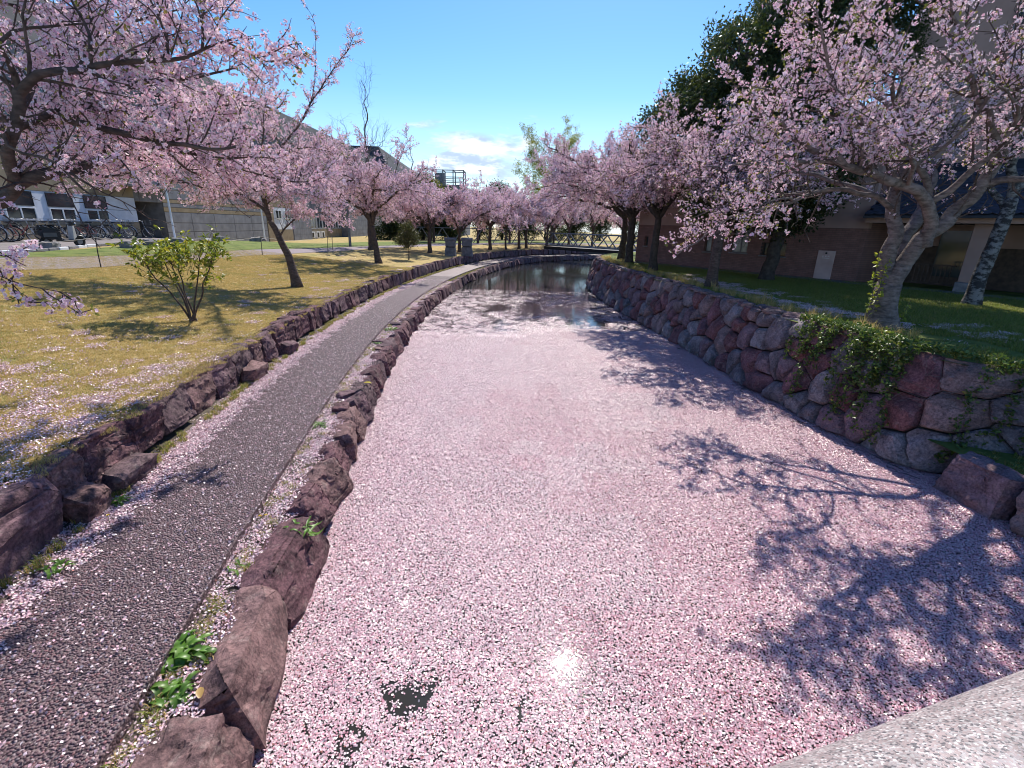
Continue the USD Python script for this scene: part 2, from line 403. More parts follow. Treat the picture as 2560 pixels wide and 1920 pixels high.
# ------------------------------------------------------------------ stones
def rock(l, w, h, seed, sub, power=4.0, cuts=8, chip=.05):
    """A broken block of stone: the hull of a jittered box and a few knocked-off corners, its faces roughened."""
    rg = np.random.default_rng(seed)
    pts = []
    for c in np.ndindex(2, 2, 2):
        g = np.array(c) * 2 - 1.0
        q = g * (1 - rg.uniform(.0, .30, 3))
        if rg.random() < .55:                       # a chipped corner
            k = rg.uniform(.25, .6)
            for ax in range(3):
                p = q.copy(); p[ax] *= 1 - k * rg.uniform(.5, 1.2); pts.append(p)
        else:
            pts.append(q)
    for _ in range(5):
        ax = rg.integers(3); p = rg.uniform(-.55, .55, 3); p[ax] = rg.choice([-1, 1]) * rg.uniform(.9, 1.08); pts.append(p)
    hull = trimesh.convex.convex_hull(np.array(pts) * np.array([l, w, h]) / 2)
    v, f = np.array(hull.vertices), np.array(hull.faces)
    size = max(l, h) / (2.2, 4, 7, 13, 22)[sub]
    v, f = trimesh.remesh.subdivide_to_size(v, f, size, max_iter=8)
    mm = trimesh.Trimesh(v, f, process=True); mm.merge_vertices()
    v, f = np.array(mm.vertices), np.array(mm.faces)
    if sub >= 2:
        nrm = np.array(mm.vertex_normals)
        off = rg.uniform(0, 50, 3)
        M = max(l, h)
        nz = meshkit.fbm(v * (2.4 / M) + off, 3, seed % 97) - .5
        lay = meshkit.noise(v * np.array([1.5, 5, 9]) / M + off + nz[:, None] * 2, seed % 31) - .5       # broken layers
        fine = meshkit.fbm(v * (11 / M) + off, 3, seed % 53) - .5
        v = v + nrm * (nz * .13 + np.round(lay * 3) / 3 * .055 + fine * .05)[:, None] * min(M, .9)
    return v, f


def place(vf, yaw, pos, roll=0.0, pitch=0.0):
    R = Rotation.from_euler('xyz', [roll, pitch, yaw]).as_matrix()
    return vf[0] @ R.T + np.asarray(pos), vf[1]


rng = np.random.default_rng(5)


def level(y):
    return 4 if y < 5 else 3 if y < 11 else 2 if y < 20 else 1


# waterside row
edge_w = thing('stone_edging', 'low row of rough purple stones along the waterline', 'stone edging')
t, k = 8.75, 0
first = [.8, .62, 1.12, 1.08, .55, .72, .6, .7, .62]
nst = 0
while t < 66 and nst < 118:
    y = _cs(t)[1]
    L = first[k] if k < len(first) else rng.uniform(.38, .72)
    k += 1
    tc = t + L / 2
    h = rng.uniform(.46, .56) if y > 4 else rng.uniform(.54, .62)
    w = rng.uniform(.34, .42)
    c = bank(tc, .13)
    yaw = bank_dir(tc) + rng.normal(0, .12)
    part(edge_w, 'stone', place(rock(L * 1.06, w * 1.05, h, int(1000 + k), level(y), chip=.05 if y < 10 else .04), yaw, [*c, .44 - h / 2 + rng.uniform(-.02, .035)], roll=-.30 + rng.normal(0, .07)),
         ROCKS[rng.choice(4, p=[.4, .3, .2, .1])], smooth=16)
    if rng.random() < .5 and y < 16:
        s = rng.uniform(.14, .3)
        c2 = bank(t + L * rng.uniform(.8, 1.1), rng.uniform(.26, .36))
        part(edge_w, 'stone', place(rock(s * 1.5, s, s * .6, int(4000 + k), 3 if y < 8 else 2), yaw + rng.normal(0, .5), [*c2, .38]), ROCKS[rng.integers(4)], smooth=32)
        nst += 1
    nst += 1
    t += L * .98

# lawn-side row
edge_l = thing('stone_edging', 'taller row of rough stones holding up the dry lawn beside the path', 'stone edging')
t, k, nst = 10.55, 0, 0
firstl = [1.65, .5, .85, .62, .75]
while t < 66 and nst < 130:
    y = bank(t, 2.3)[1]
    L = firstl[k] if k < len(firstl) else rng.uniform(.4, .85)
    k += 1
    tc = t + L / 2
    h = rng.uniform(.54, .66) if k != 1 else .8
    w = rng.uniform(.34, .46) if k != 1 else .7
    low = 0
    if k > 1 and y < 12 and rng.random() < .4:
        s = rng.uniform(.3, .45)
        part(edge_l, 'stone', place(rock(L * .8, .3, s, 7000 + k, level(y) - 1 if y < 9 else 2), bank_dir(tc), [*bank(tc, 2.12), .52], roll=.2), ROCKS[rng.integers(4)], smooth=32)
        nst += 1
    c = bank(tc, 2.42 + (.0 if k > 1 else .0))
    part(edge_l, 'stone', place(rock(L * 1.08, w * 1.05, h, int(2000 + k), level(y - 1), chip=.055), bank_dir(tc) + rng.normal(0, .06), [*c, 1.05 - h / 2 + rng.uniform(-.03, .04)], roll=rng.normal(-.12, .06)),
         ROCKS[rng.choice(4, p=[.35, .3, .25, .1])], smooth=16)
    nst += 1
    t += L * .98

# right retaining wall
wall = thing('retaining_wall', 'high fieldstone retaining wall with ivy on the right bank', 'stone wall')
wr = np.random.default_rng(11)
s0, s1 = STEP_T - 6.0, float(_ts[np.abs(_cr(_ts)[:, 1] - 33.5).argmin()])
H = ZR + .03
seeds, rad = [], []
for r, tries in ((.47, 50), (.36, 260), (.26, 900), (.18, 1500), (.10, 800)):
    for _ in range(tries):
        p = np.array([wr.uniform(s0, s1), wr.uniform(.05, H - .05)])
        far = 1 + .25 * sstep((p[0] - STEP_T - 8) / 14)
        rr = r * far
        if seeds:
            dd = np.linalg.norm(np.array(seeds) - p, axis=1)
            if (dd < (np.array(rad) + rr) * .84).any():
                continue
        if len(seeds) > 292:
            break
        seeds.append(p); rad.append(rr)
seeds = np.array(seeds)
big = box(0, 1, 0, 1, 0, 1)
mirror = np.vstack([seeds, seeds * [1, -1], seeds * [1, -1] + [0, 2 * H], [[2 * s0 - a, b] for a, b in seeds], [[2 * s1 - a, b] for a, b in seeds]])
vor = Voronoi(mirror)


def wallmap(st, z, n):
    """(length, height, outwards) on the wall's face to the world."""
    base = foot(st, BATTER * z / ZR + setback(st) - n)
    return np.column_stack([base, z])


for i in range(len(seeds)):
    reg = vor.regions[vor.point_region[i]]
    if -1 in reg or len(reg) < 3:
        continue
    pg = Polygon(vor.vertices[reg]).intersection(shapely.box(s0, -.12, s1, H))
    gap = wr.uniform(.007, .02)
    pg = pg.buffer(-gap, join_style=2).simplify(.02)
    if pg.is_empty or pg.geom_type != 'Polygon' or pg.area < .004:
        continue
    yy = _cr(seeds[i, 0])[1]
    size = math.sqrt(pg.area)
    step = size / (13 if yy < 10 else 9 if yy < 16 else 6 if yy < 22 else 4)
    ring = np.array([pg.exterior.interpolate(q).coords[0] for q in np.arange(0, pg.length, step)])
    x0, y0, x1, y1 = pg.bounds
    gx, gy = np.meshgrid(np.arange(x0, x1, step), np.arange(y0, y1, step))
    gp = np.column_stack([gx.ravel(), gy.ravel()]) + wr.uniform(-.25, .25, (gx.size, 2)) * step
    inner = pg.buffer(-step * .45)
    gp = gp[shapely.contains_xy(inner, gp[:, 0], gp[:, 1])] if not inner.is_empty else gp[:0]
    pts = np.vstack([ring, gp]) if len(gp) else np.vstack([ring, [pg.centroid.coords[0]]])
    tri = Delaunay(pts).simplices
    cen = pts[tri].mean(1)
    tri = tri[shapely.contains_xy(pg.buffer(1e-4), cen[:, 0], cen[:, 1])]
    a, b = pts[tri[:, 1]] - pts[tri[:, 0]], pts[tri[:, 2]] - pts[tri[:, 0]]
    flip = (a[:, 0] * b[:, 1] - a[:, 1] * b[:, 0]) > 0
    tri[flip] = tri[flip][:, ::-1]
    dist = shapely.distance(pg.exterior, shapely.points(pts))
    tilt = wr.normal(0, .10, 2)
    o3 = np.column_stack([pts, np.full(len(pts), i * 3.1)])
    nz = meshkit.fbm(o3 * [5, 5, 1], 4, 3) - .5
    q0 = pts - pts.mean(0)
    fac = 0
    for _ in range(3):
        th = wr.uniform(0, 6.28)
        fac = fac + np.maximum(0, q0 @ np.array([math.cos(th), math.sin(th)]) - wr.uniform(.10, .36) * size) * wr.uniform(.25, .7)
    fine = meshkit.fbm(o3 * [17, 17, 1], 3, 6) - .5
    edge = np.minimum(1, dist / .014)
    hgt = wr.uniform(.03, .085) * edge + .03 * (1 - np.exp(-dist / .07)) + q0 @ tilt + (nz * .10 + fine * .05) * edge - fac
    hgt = np.maximum(hgt, -.055 + fine * .03)
    nr = len(ring)
    back = wallmap(ring[:, 0], ring[:, 1], np.full(nr, -.11))
    fr = wallmap(pts[:, 0], pts[:, 1], hgt)
    jj = np.arange(nr); jn = (jj + 1) % nr
    kb = len(pts)
    skirt = np.vstack([np.stack([jj, jn, kb + jn], -1), np.stack([jj, kb + jn, kb + jj], -1)])
    warm = sstep((14 - yy) / 8)
    pr = np.array([.16, .2, .16, .18, .18, .12])
    part(wall, 'stone', (np.vstack([fr, back]), np.vstack([tri, skirt])), WALLROCKS[wr.choice(6, p=pr / pr.sum())], smooth=20)
st = np.arange(_tr[1] - 3, _tr[-1], .35)
part(wall, 'backing', grid_mesh(np.stack([wallmap(st, np.full(len(st), -.2), np.full(len(st), -.10)), wallmap(st, np.full(len(st), .7), np.full(len(st), -.10)), wallmap(st, np.full(len(st), 1.58), np.full(len(st), -.10))])), M_GAP)
# loose flat stones along the crest
for j in range(64):
    tt = STEP_T + 2.2 + j * .36 + wr.uniform(-.12, .12)
    s = wr.uniform(.16, .34)
    part(wall, 'coping_stone', place(rock(s * 1.4, s, .09, 9000 + j, 2 if tt < STEP_T + 9 else 1, power=3), wr.uniform(0, 3), [*foot(tt, BATTER + .1 + wr.uniform(-.06, .16)), ZR + .03], roll=wr.normal(0, .08)), WALLROCKS[wr.integers(2, 6)], smooth=32)
# low terrace in front of the set back part
low = thing('terrace_wall', 'low wall of three big blocks holding a grass terrace at the right edge', 'stone wall')
tt = STEP_T - .1
for L in (.95, .85, .8, .9, .8, .9):
    part(low, 'stone', place(rock(L * 1.02, .42, .66, int(300 + L * 100 + tt * 7), 3, power=5, cuts=5), math.atan2(*_cr(tt - L / 2, 1)[::-1]), [*foot(tt - L / 2, .16), .26], roll=.14), WALLROCKS[4 if L > .85 else 5], smooth=32)
    tt -= L
tz = np.arange(STEP_T - 6, STEP_T + .3, .3)
part(low, 'terrace', grid_mesh(np.stack([np.column_stack([foot(tz, .2), np.full(len(tz), .5)]), np.column_stack([foot(tz, 1.3), np.full(len(tz), .52)])])), M_VERGE)

# ------------------------------------------------------------------ petals, pebbles, grass
PETAL_COLS = np.array([[.80, .56, .62], [.75, .47, .54], [.84, .66, .70], [.68, .31, .39], [.90, .78, .80], [.36, .12, .09]])


def petal_soup(pos, rg, size=1.0, tilt=.22, pink=0.0):
    n = len(pos)
    L = rg.uniform(.0070, .0108, n) * size
    W = L * rg.uniform(.72, .95, n)
    yaw = rg.uniform(0, 2 * np.pi, n)
    cup = rg.uniform(-.25, .3, n) * L
    loc = np.zeros((n, 4, 3))
    loc[:, 0, 0] = -L; loc[:, 1, 1] = -W; loc[:, 2, 0] = L * .92; loc[:, 3, 1] = W
    loc[:, 1, 0] = L * .25; loc[:, 3, 0] = L * .25
    loc[:, 1, 2] = cup; loc[:, 3, 2] = cup
    R = Rotation.from_euler('zxy', np.column_stack([yaw, rg.normal(0, tilt, n), rg.normal(0, tilt, n)])).as_matrix()
    v = np.einsum('nij,nkj->nki', R, loc) + pos[:, None]
    k = np.arange(n)[:, None] * 4
    f = np.stack([k + [[0, 1, 2]], k + [[0, 2, 3]]], 1).reshape(-1, 3)
    c = PETAL_COLS[rg.choice(6, n, p=[.3 - .1 * pink, .24 + .06 * pink, .2 - .08 * pink, .12 + .17 * pink, .12 - .06 * pink, .02 + .01 * pink])] * rg.uniform(.72, 1.08, (n, 1))
    return v.reshape(-1, 3), f, np.repeat(np.clip(c, 0, 1), 4, 0)


pr_ = np.random.default_rng(21)
carpet = thing('petal_carpet', 'dense pink carpet of fallen petals floating on the canal', 'petals', kind='stuff')
TILE = .5
cp = str(carpet.GetPath())
UsdGeom.Xform.Define(stage, cp + '/drift')
protos = []
NP = 3100
ipath = cp + '/floating_petals'
UsdGeom.PointInstancer.Define(stage, ipath)
for i in range(6):
    n = int(NP * (1.08, .9, 1.0, 1.05, .92, 1.1)[i])
    pos = np.column_stack([pr_.uniform(-TILE / 2, TILE / 2, (n, 2)), pr_.uniform(.002, .010, n)])
    v, f, c = petal_soup(pos, pr_, 1.0, .30, (0, .1, .2, .8, .9, 1)[i])
    g = usdkit.mesh(stage, f'{ipath}/petal_patch_{i:03d}', (v, f), M_PETAL); tint_on(g, c)
    protos.append(str(g.GetPath()))
stage.RemovePrim(cp + '/drift')


def carpet_density(x, y):
    x, y = np.asarray(x, float), np.asarray(y, float)
    p = np.stack([x * .55, y * .9, 0 * x], -1)
    wob = meshkit.fbm(p * 1.3, 3, 4) - .5
    edge = 16.4 + 3.0 * wob + .10 * (x - 1)
    dense = np.clip((edge - y) / 1.0, 0, 1)
    streak = meshkit.fbm(np.stack([x * .8, y * .35, 0 * x + 9], -1), 4, 8)
    side = np.clip((-(x + .8)) / 2.0, 0, 1) * .5 + np.clip((x - 2.9) / 1.0, 0, 1) * .7
    flock = np.clip((meshkit.fbm(np.stack([x * 3.6, y * 3.0, 0 * x + 5], -1), 4, 18) - .40) * 6, 0, 1)
    sparse = np.clip((streak - .32) * 2.6 + side * .6, 0, .62) * np.clip(1 - (y - 15.5) / 11.5, 0, 1) * (.25 + .75 * flock)
    dens = np.maximum(dense, sparse)
    crack = np.abs(meshkit.fbm(np.stack([x * 2.6 + 2, y * 2.2, 0 * x + 4], -1), 3, 15) - .5)
    m = np.clip(1 - np.hypot((x + .62) / .60, (y - 2.32) / .52), 0, 1)
    m = np.maximum(m, .8 * np.clip(1 - np.hypot((x + .02) / .3, (y - 2.5) / .2), 0, 1))
    m = np.maximum(m, .8 * np.clip(1 - np.hypot((x - .5) / .4, (y - 2.12) / .2), 0, 1))
    hole = np.clip(1.4 - crack / .045, 0, 1) * np.clip(m * 2.6, 0, 1)
    return dens * (1 - .97 * hole)


tiles, loose = [], []
TX, TY = [q.ravel() for q in np.meshgrid(np.arange(-3.75, 7.2, TILE), np.arange(.75, 26, TILE))]
sx, sy = [q.ravel() for q in np.meshgrid(np.linspace(-.25, .25, 6), np.linspace(-.25, .25, 6))]
DN = carpet_density((TX[:, None] + sx).ravel(), (TY[:, None] + sy).ravel()).reshape(len(TX), -1)
for tx, ty, lo_, hi_ in zip(TX, TY, DN.min(1), DN.max(1)):
    if lo_ > .97:
        tiles.append((tx, ty))
    elif hi_ > .02:
        n = NP if ty < 4 else 1150
        p = np.column_stack([pr_.uniform(tx - .25, tx + .25, n), pr_.uniform(ty - .25, ty + .25, n)])
        loose.append(np.column_stack([p, pr_.uniform(.002, .009, n), np.full(n, 1.0 if ty < 4 else 1.7)]))
loose = np.vstack(loose)
loose = loose[pr_.random(len(loose)) < carpet_density(loose[:, 0], loose[:, 1])]
tiles = np.array(tiles)
n = len(tiles)
pinker = meshkit.fbm(np.column_stack([tiles * .45, np.full(n, 3.0)]), 3, 5) + .09 * (tiles[:, 0] - 1.2) + pr_.normal(0, .07, n)
pr_i = instancer(ipath, protos, pr_.integers(0, 3, n) + 3 * (pinker > .56), np.column_stack([tiles, np.zeros(n)]), Rotation.from_euler('z', pr_.integers(0, 4, n) * np.pi / 2))
tag(pr_i, kind='stuff')
v, f, c = petal_soup(loose[:, :3], pr_, loose[:, 3], .24, .15)
part(carpet, 'drifting_petals', (v, f), M_PETAL, tint=c, kind='stuff')

fl = []
for _ in range(70):
    t_ = pr_.uniform(STEP_T + .1, STEP_T + 4.5) if pr_.random() < .75 else pr_.uniform(STEP_T + 4, STEP_T + 13)
    p = np.array([*foot(t_, -abs(pr_.normal(0, .12)) - .03), .012])
    a_ = pr_.uniform(0, 6.28); L_ = pr_.uniform(.06, .3)
    d_ = np.array([math.cos(a_), math.sin(a_), 0]) * L_ / 2
    fl.append(tube([p - d_, p + [0, 0, .01], p + d_ + [pr_.normal(0, .02), 0, 0]], [.004, .004, .002], 4, False))
tag(part(None, 'floating_twigs', cat(fl), M_BARKDARK), 'dark broken twigs floating at the foot of the stone wall', 'twigs', kind='stuff')

# fallen petals on lawn, path edges and soil
fallen = thing('fallen_petals', 'pale petals scattered over the lawn, the path and its edges', 'petals', kind='stuff')
fp = str(fallen.GetPath()) + '/scattered_petals'
UsdGeom.PointInstancer.Define(stage, fp)
fprot = []
for i, cnt in enumerate((26, 30, 170, 190, 420)):
    pos = np.column_stack([pr_.uniform(-.15, .15, (cnt, 2)), pr_.uniform(.004, .03 if i < 4 else .02, cnt)])
    v, f, c = petal_soup(pos, pr_, 1.15, .5, -.6)
    g = usdkit.mesh(stage, f'{fp}/petal_scatter_{i:03d}', (v, f), M_PETAL); tint_on(g, c)
    fprot.append(str(g.GetPath()))
ip, ix = [], []
for tt in np.arange(9.0, 34, .3):                    # path and its edges
    for d in np.arange(.3, 2.3, .3):
        p = bank(tt, d)
        edge = abs(d - 1.95) < .2 or d < .58
        for _ in range(1):
            if edge:
                ix.append(4 if pr_.random() < .75 else 2); ip.append([*(p + pr_.normal(0, .03, 2)), .455 if d > .58 else .375])
            else:
                ix.append(int(pr_.integers(0, 2))); ip.append([*p, .465])
    p = bank(tt, .45 + pr_.normal(0, .03)); ix.append(4 if pr_.random() < .6 else 3); ip.append([*p, .378])
    p = bank(tt, 1.92 + pr_.normal(0, .05)); ix.append(4); ip.append([*p, .46])
for tt in np.arange(8.5, 36, .3):                    # lawn
    for d in np.arange(2.55, 8.5, .3):
        x, y = bank(tt, d)
        if y < 1.5:
            continue
        q = 1.5 * math.exp(-((y - 3.5) / 3.2) ** 2 if y > 3.5 else 0) + .16 * math.exp(-(d - 2.5) / 2.0) + .07
        q *= .25 + 1.4 * meshkit.noise(np.array([x * .8, y * .8, 3.0]))
        z = lz(x, y) + .008
        for q2, a_, b_ in ((q - .45, 2, 4), (q, 0, 3), (q, 0, 2)):
            if pr_.random() < q2:
                ix.append(int(pr_.integers(a_, b_))); ip.append([x + pr_.uniform(-.2, .2), y + pr_.uniform(-.2, .2), z])
for _ in range(240):                                  # right bank: worn path of petals
    tt = pr_.uniform(STEP_T, STEP_T + 14); d = BATTER + 1.6 + pr_.normal(0, .5) + 1.2 * (tt < STEP_T + 3)
    ix.append(int(pr_.integers(1, 4))); ip.append([*foot(tt, d), ZR + .0])
n = len(ip)
tag(instancer(fp, fprot, ix, ip, Rotation.from_euler('z', pr_.uniform(0, 6.28, n))), kind='stuff')

# pebbles set in the near part of the path
pebbles = thing('path_pebbles', 'small rounded pebbles set in the near part of the path', 'pebbles', kind='stuff')
pp = str(pebbles.GetPath()) + '/pebble_bed'
UsdGeom.PointInstancer.Define(stage, pp)
ico = trimesh.creation.icosphere(subdivisions=1)
icv = np.array(trimesh.creation.icosahedron().vertices); icf = np.array(trimesh.creation.icosahedron().faces)
icv = icv / np.linalg.norm(icv[0])
PEB = np.array([[.115, .066, .075], [.16, .095, .105], [.08, .052, .062], [.22, .14, .15], [.195, .09, .10], [.14, .108, .122], [.37, .29, .305]])
pprot = []
STRIP = .4
for i in range(4):
    gx, gy = np.meshgrid(np.arange(-STRIP / 2 - .0, STRIP / 2, .019), np.arange(.565, 2.02, .0172), indexing='ij')
    c = np.column_stack([gx.ravel(), gy.ravel()]) + pr_.uniform(-.0105, .0105, (gx.size, 2))
    n = len(c)
    a = pr_.uniform(.0080, .0130, n); b = a * pr_.uniform(.62, .95, n); h = pr_.uniform(.0035, .0065, n)
    yaw = pr_.uniform(0, np.pi, n)
    lv = icv[None] * np.stack([a, b, h], -1)[:, None]
    cy, sy = np.cos(yaw)[:, None], np.sin(yaw)[:, None]
    v = np.stack([lv[..., 0] * cy - lv[..., 1] * sy, lv[..., 0] * sy + lv[..., 1] * cy, lv[..., 2]], -1)
    v[..., 0] += c[:, :1]; v[..., 1] += c[:, 1:]
    f = (icf[None] + np.arange(n)[:, None, None] * len(icv)).reshape(-1, 3)
    col = PEB[pr_.choice(7, n, p=[.26, .22, .2, .12, .09, .08, .03])] * pr_.uniform(.8, 1.2, (n, 1))
    g = usdkit.mesh(stage, f'{pp}/pebble_bed_{i:03d}', (v.reshape(-1, 3), f), M_PEBBLE, smooth=True); tint_on(g, np.repeat(col, len(icv), 0))
    pprot.append(str(g.GetPath()))
tp = np.arange(8.9, 36, STRIP)
pos, yaws = [], []
for tt in tp:
    pos.append([*_cs(tt), .4545]); yaws.append(bank_dir(tt))
tag(instancer(pp, pprot, pr_.integers(0, 4, len(tp)), pos, Rotation.from_euler('z', np.array(yaws))), kind='stuff')


def blades(n, half, hlo, hhi, rg, cols, lean=.5, wid=.0022, round_=False):
    p = rg.uniform(-half, half, (n, 2))
    if round_:
        a = rg.uniform(0, 6.283, n); r = half * np.sqrt(rg.random(n)) * .6
        p = np.column_stack([np.cos(a) * r, np.sin(a) * r])
    h = rg.uniform(hlo, hhi, n)
    a = rg.uniform(0, 6.283, n)
    ln = rg.uniform(.15, 1.0, n) * lean
    d = np.column_stack([np.cos(a), np.sin(a)])
    s = np.column_stack([-d[:, 1], d[:, 0]])
    w = (wid * rg.uniform(.7, 1.3, n))[:, None]
    base = np.column_stack([p, np.full(n, -.005)])
    mid = np.column_stack([p + d * (h * ln * .4)[:, None], h * .62])
    tip = np.column_stack([p + d * (h * ln * 1.2)[:, None], h * (1 - .35 * ln)])
    s3 = np.column_stack([s, np.zeros(n)])
    v = np.stack([base - s3 * w, base + s3 * w, mid + s3 * w * .8, mid - s3 * w * .8, tip], 1)
    k = np.arange(n)[:, None] * 5
    f = np.concatenate([k + [[0, 1, 2]], k + [[0, 2, 3]], k + [[3, 2, 4]]], 0)
    c = cols[rg.integers(0, len(cols), n)] * rg.uniform(.8, 1.2, (n, 1))
    return v.reshape(-1, 3), f, np.repeat(c, 5, 0)


gr = np.random.default_rng(33)
DRY = np.array([[.64, .46, .20], [.56, .40, .17], [.52, .40, .15], [.72, .56, .30], [.46, .38, .14], [.33, .31, .10]])
GREEN = np.array([[.20, .25, .05], [.26, .30, .06], [.16, .20, .045], [.31, .32, .08], [.36, .31, .13]])
MIXED = np.vstack([DRY[:3], GREEN])
turf = thing('lawn_grass', 'short dry yellow grass blades covering the left lawn', 'grass', kind='stuff')
gp = str(turf.GetPath()) + '/blades'
UsdGeom.PointInstancer.Define(stage, gp)
gprot = []
for i in range(4):
    v, f, c = blades(1500, .26, .012, .035, gr, DRY if i < 3 else np.vstack([DRY, GREEN[:2]]), lean=.9, wid=.0024)
    g = usdkit.mesh(stage, f'{gp}/turf_{i:03d}', (v, f), M_GRASS); tint_on(g, c); gprot.append(str(g.GetPath()))
ip, ix = [], []
for tt in np.arange(8.5, 34, .46):
    for d in np.arange(2.5, 13.5, .46):
        x, y = bank(tt, d)
        if y < 1.5 or x < -1.12 * y - 1.2:
            continue
        ip.append([x, y]); ix.append(int(gr.integers(0, 4)))
ip = np.array(ip)
z = lawn_z(ip[:, 0], ip[:, 1])
e = .1
nx = -(lawn_z(ip[:, 0] + e, ip[:, 1]) - z) / e; ny = -(lawn_z(ip[:, 0], ip[:, 1] + e) - z) / e
rot = Rotation.from_euler('xyz', np.column_stack([-ny, nx, np.zeros(len(ip))])) * Rotation.from_euler('z', gr.uniform(0, 6.28, len(ip)))
tag(instancer(gp, gprot, ix, np.column_stack([ip, z]), rot), kind='stuff')

verge = thing('bank_grass', 'green grass tufts on the right lawn, the terrace and beside the path', 'grass', kind='stuff')
vp = str(verge.GetPath()) + '/tufts'
UsdGeom.PointInstancer.Define(stage, vp)
vprot = []
for i in range(3):
    v, f, c = blades(700, .26, .03, .09, gr, GREEN, lean=.8, wid=.003)
    g = usdkit.mesh(stage, f'{vp}/turf_{i:03d}', (v, f), M_GRASS); tint_on(g, c); vprot.append(str(g.GetPath()))
for i in range(3):
    v, f, c = blades(60, .09, .03, .085, gr, MIXED, lean=1.0, wid=.0028, round_=True)
    g = usdkit.mesh(stage, f'{vp}/tuft_{i:03d}', (v, f), M_GRASS); tint_on(g, c); vprot.append(str(g.GetPath()))
for i in range(2):
    v, f, c = blades(45, .10, .10, .28, gr, DRY * 1.05, lean=.8, wid=.0024, round_=True)
    g = usdkit.mesh(stage, f'{vp}/dry_tuft_{i:03d}', (v, f), M_GRASS); tint_on(g, c); vprot.append(str(g.GetPath()))
ip, ix = [], []
for x in np.arange(4.5, 19, .46):
    for y in np.arange(5.0, 34, .46):
        tt = _ts[np.hypot(*(_cr(_ts) - [x, y]).T).argmin()]
        q = _cr(tt); g = _cr(tt, 1); g /= np.linalg.norm(g)
        d = (x - q[0]) * g[1] - (y - q[1]) * g[0]
        if d < BATTER + .35 + setback(tt) or (x - 6.55) * .828 + (y - 26.8) * .5607 > -.1 or x > 1.25 * y:
            continue
        if abs(d - 2.1) < .5 and tt < STEP_T + 12 and gr.random() < .75:     # trodden track
            continue
        ip.append([x, y, ZR - .02]); ix.append(int(gr.integers(0, 3)))
for _ in range(190):
    tt = gr.uniform(STEP_T + 1.5, STEP_T + 24); ip.append([*foot(tt, BATTER + .3 + abs(gr.normal(0, .3))), ZR]); ix.append(int(gr.integers(6, 8)))
for tt in np.arange(STEP_T - 4, STEP_T - .1, .14):
    for d in (.45, .7, .95):
        ip.append([*foot(tt, d + gr.normal(0, .06)), .5]); ix.append(int(gr.integers(3, 6)))
for tt in np.arange(8.8, 44, .085):
    n = meshkit.noise(np.array([tt * 1.1, 1.0, 2.0]))
    if gr.random() < .25 + 1.0 * n:
        ip.append([*bank(tt, gr.uniform(2.0, 2.16)), .47]); ix.append(int(gr.integers(3, 6)))
    if gr.random() < .2 + .7 * n:
        ip.append([*bank(tt, gr.uniform(.33, .54)), .36]); ix.append(int(gr.integers(3, 6)))
n = len(ip)
tag(instancer(vp, vprot, ix, ip, Rotation.from_euler('z', gr.uniform(0, 6.28, n)), gr.uniform(.75, 1.2, n)), kind='stuff')

# ------------------------------------------------------------------ trees
def flower_cluster(rg, n=6, rad=.036, leaves=0, petal=.0165, bronze=True):
    V, F, Cc, k = [], [], [], 0
    for _ in range(n):
        ax = rg.normal(size=3); ax[2] -= .25; ax /= np.linalg.norm(ax)
        c = ax * rad * rg.uniform(.6, 1.25)
        s = np.cross(ax, rg.normal(size=3)); s /= np.linalg.norm(s); t = np.cross(ax, s)
        base = np.array([[.93, .77, .84], [.95, .86, .90], [.88, .62, .73], [.96, .91, .93]])[rg.integers(4)] * rg.uniform(.92, 1.03)
        for j in range(5):
            a0 = j * 1.2566 + rg.normal(0, .1)
            L = petal * rg.uniform(.85, 1.1)
            d = math.cos(a0) * s + math.sin(a0) * t
            e = np.cross(ax, d)
            lift = rg.uniform(.1, .55)
            V += [c, c + (d * .62 - e * .42 + ax * lift * .55) * L, c + (d * 1.0 + ax * lift * .8) * L, c + (d * .62 + e * .42 + ax * lift * .55) * L]
            F += [[k, k + 1, k + 2], [k, k + 2, k + 3]]
            Cc += [base * [.88, .60, .70], base, np.minimum(base * 1.04, .96), base]
            k += 4
        b = c - ax * petal * .75
        for j in range(3):
            a0 = j * 2.094
            V.append(c + (math.cos(a0) * s + math.sin(a0) * t) * petal * .2 - ax * .001)
            Cc.append([.26, .06, .08])
        V.append(b); Cc.append([.20, .10, .06])
        F += [[k, k + 1, k + 3], [k + 1, k + 2, k + 3], [k + 2, k, k + 3]]
        k += 4
    for _ in range(leaves):
        d = rg.normal(size=3); d /= np.linalg.norm(d)
        e = np.cross(d, rg.normal(size=3)); e /= np.linalg.norm(e)
        c = d * rad * .5
        L, W = rg.uniform(.03, .05), rg.uniform(.009, .014)
        col = np.array([[.24, .26, .05], [.30, .24, .06], [.20, .25, .05], [.34, .30, .08]])[rg.integers(4)]
        nrm = np.cross(d, e)
        V += [c, c + d * L * .5 + e * W + nrm * .004, c + d * L, c + d * L * .5 - e * W + nrm * .004]
        F += [[k, k + 1, k + 2], [k, k + 2, k + 3]]
        Cc += [col] * 4
        k += 4
    return np.array(V), np.array(F), np.clip(np.array(Cc), 0, 1)


fr_ = np.random.default_rng(77)
BLOSSOM_PROTOS = None


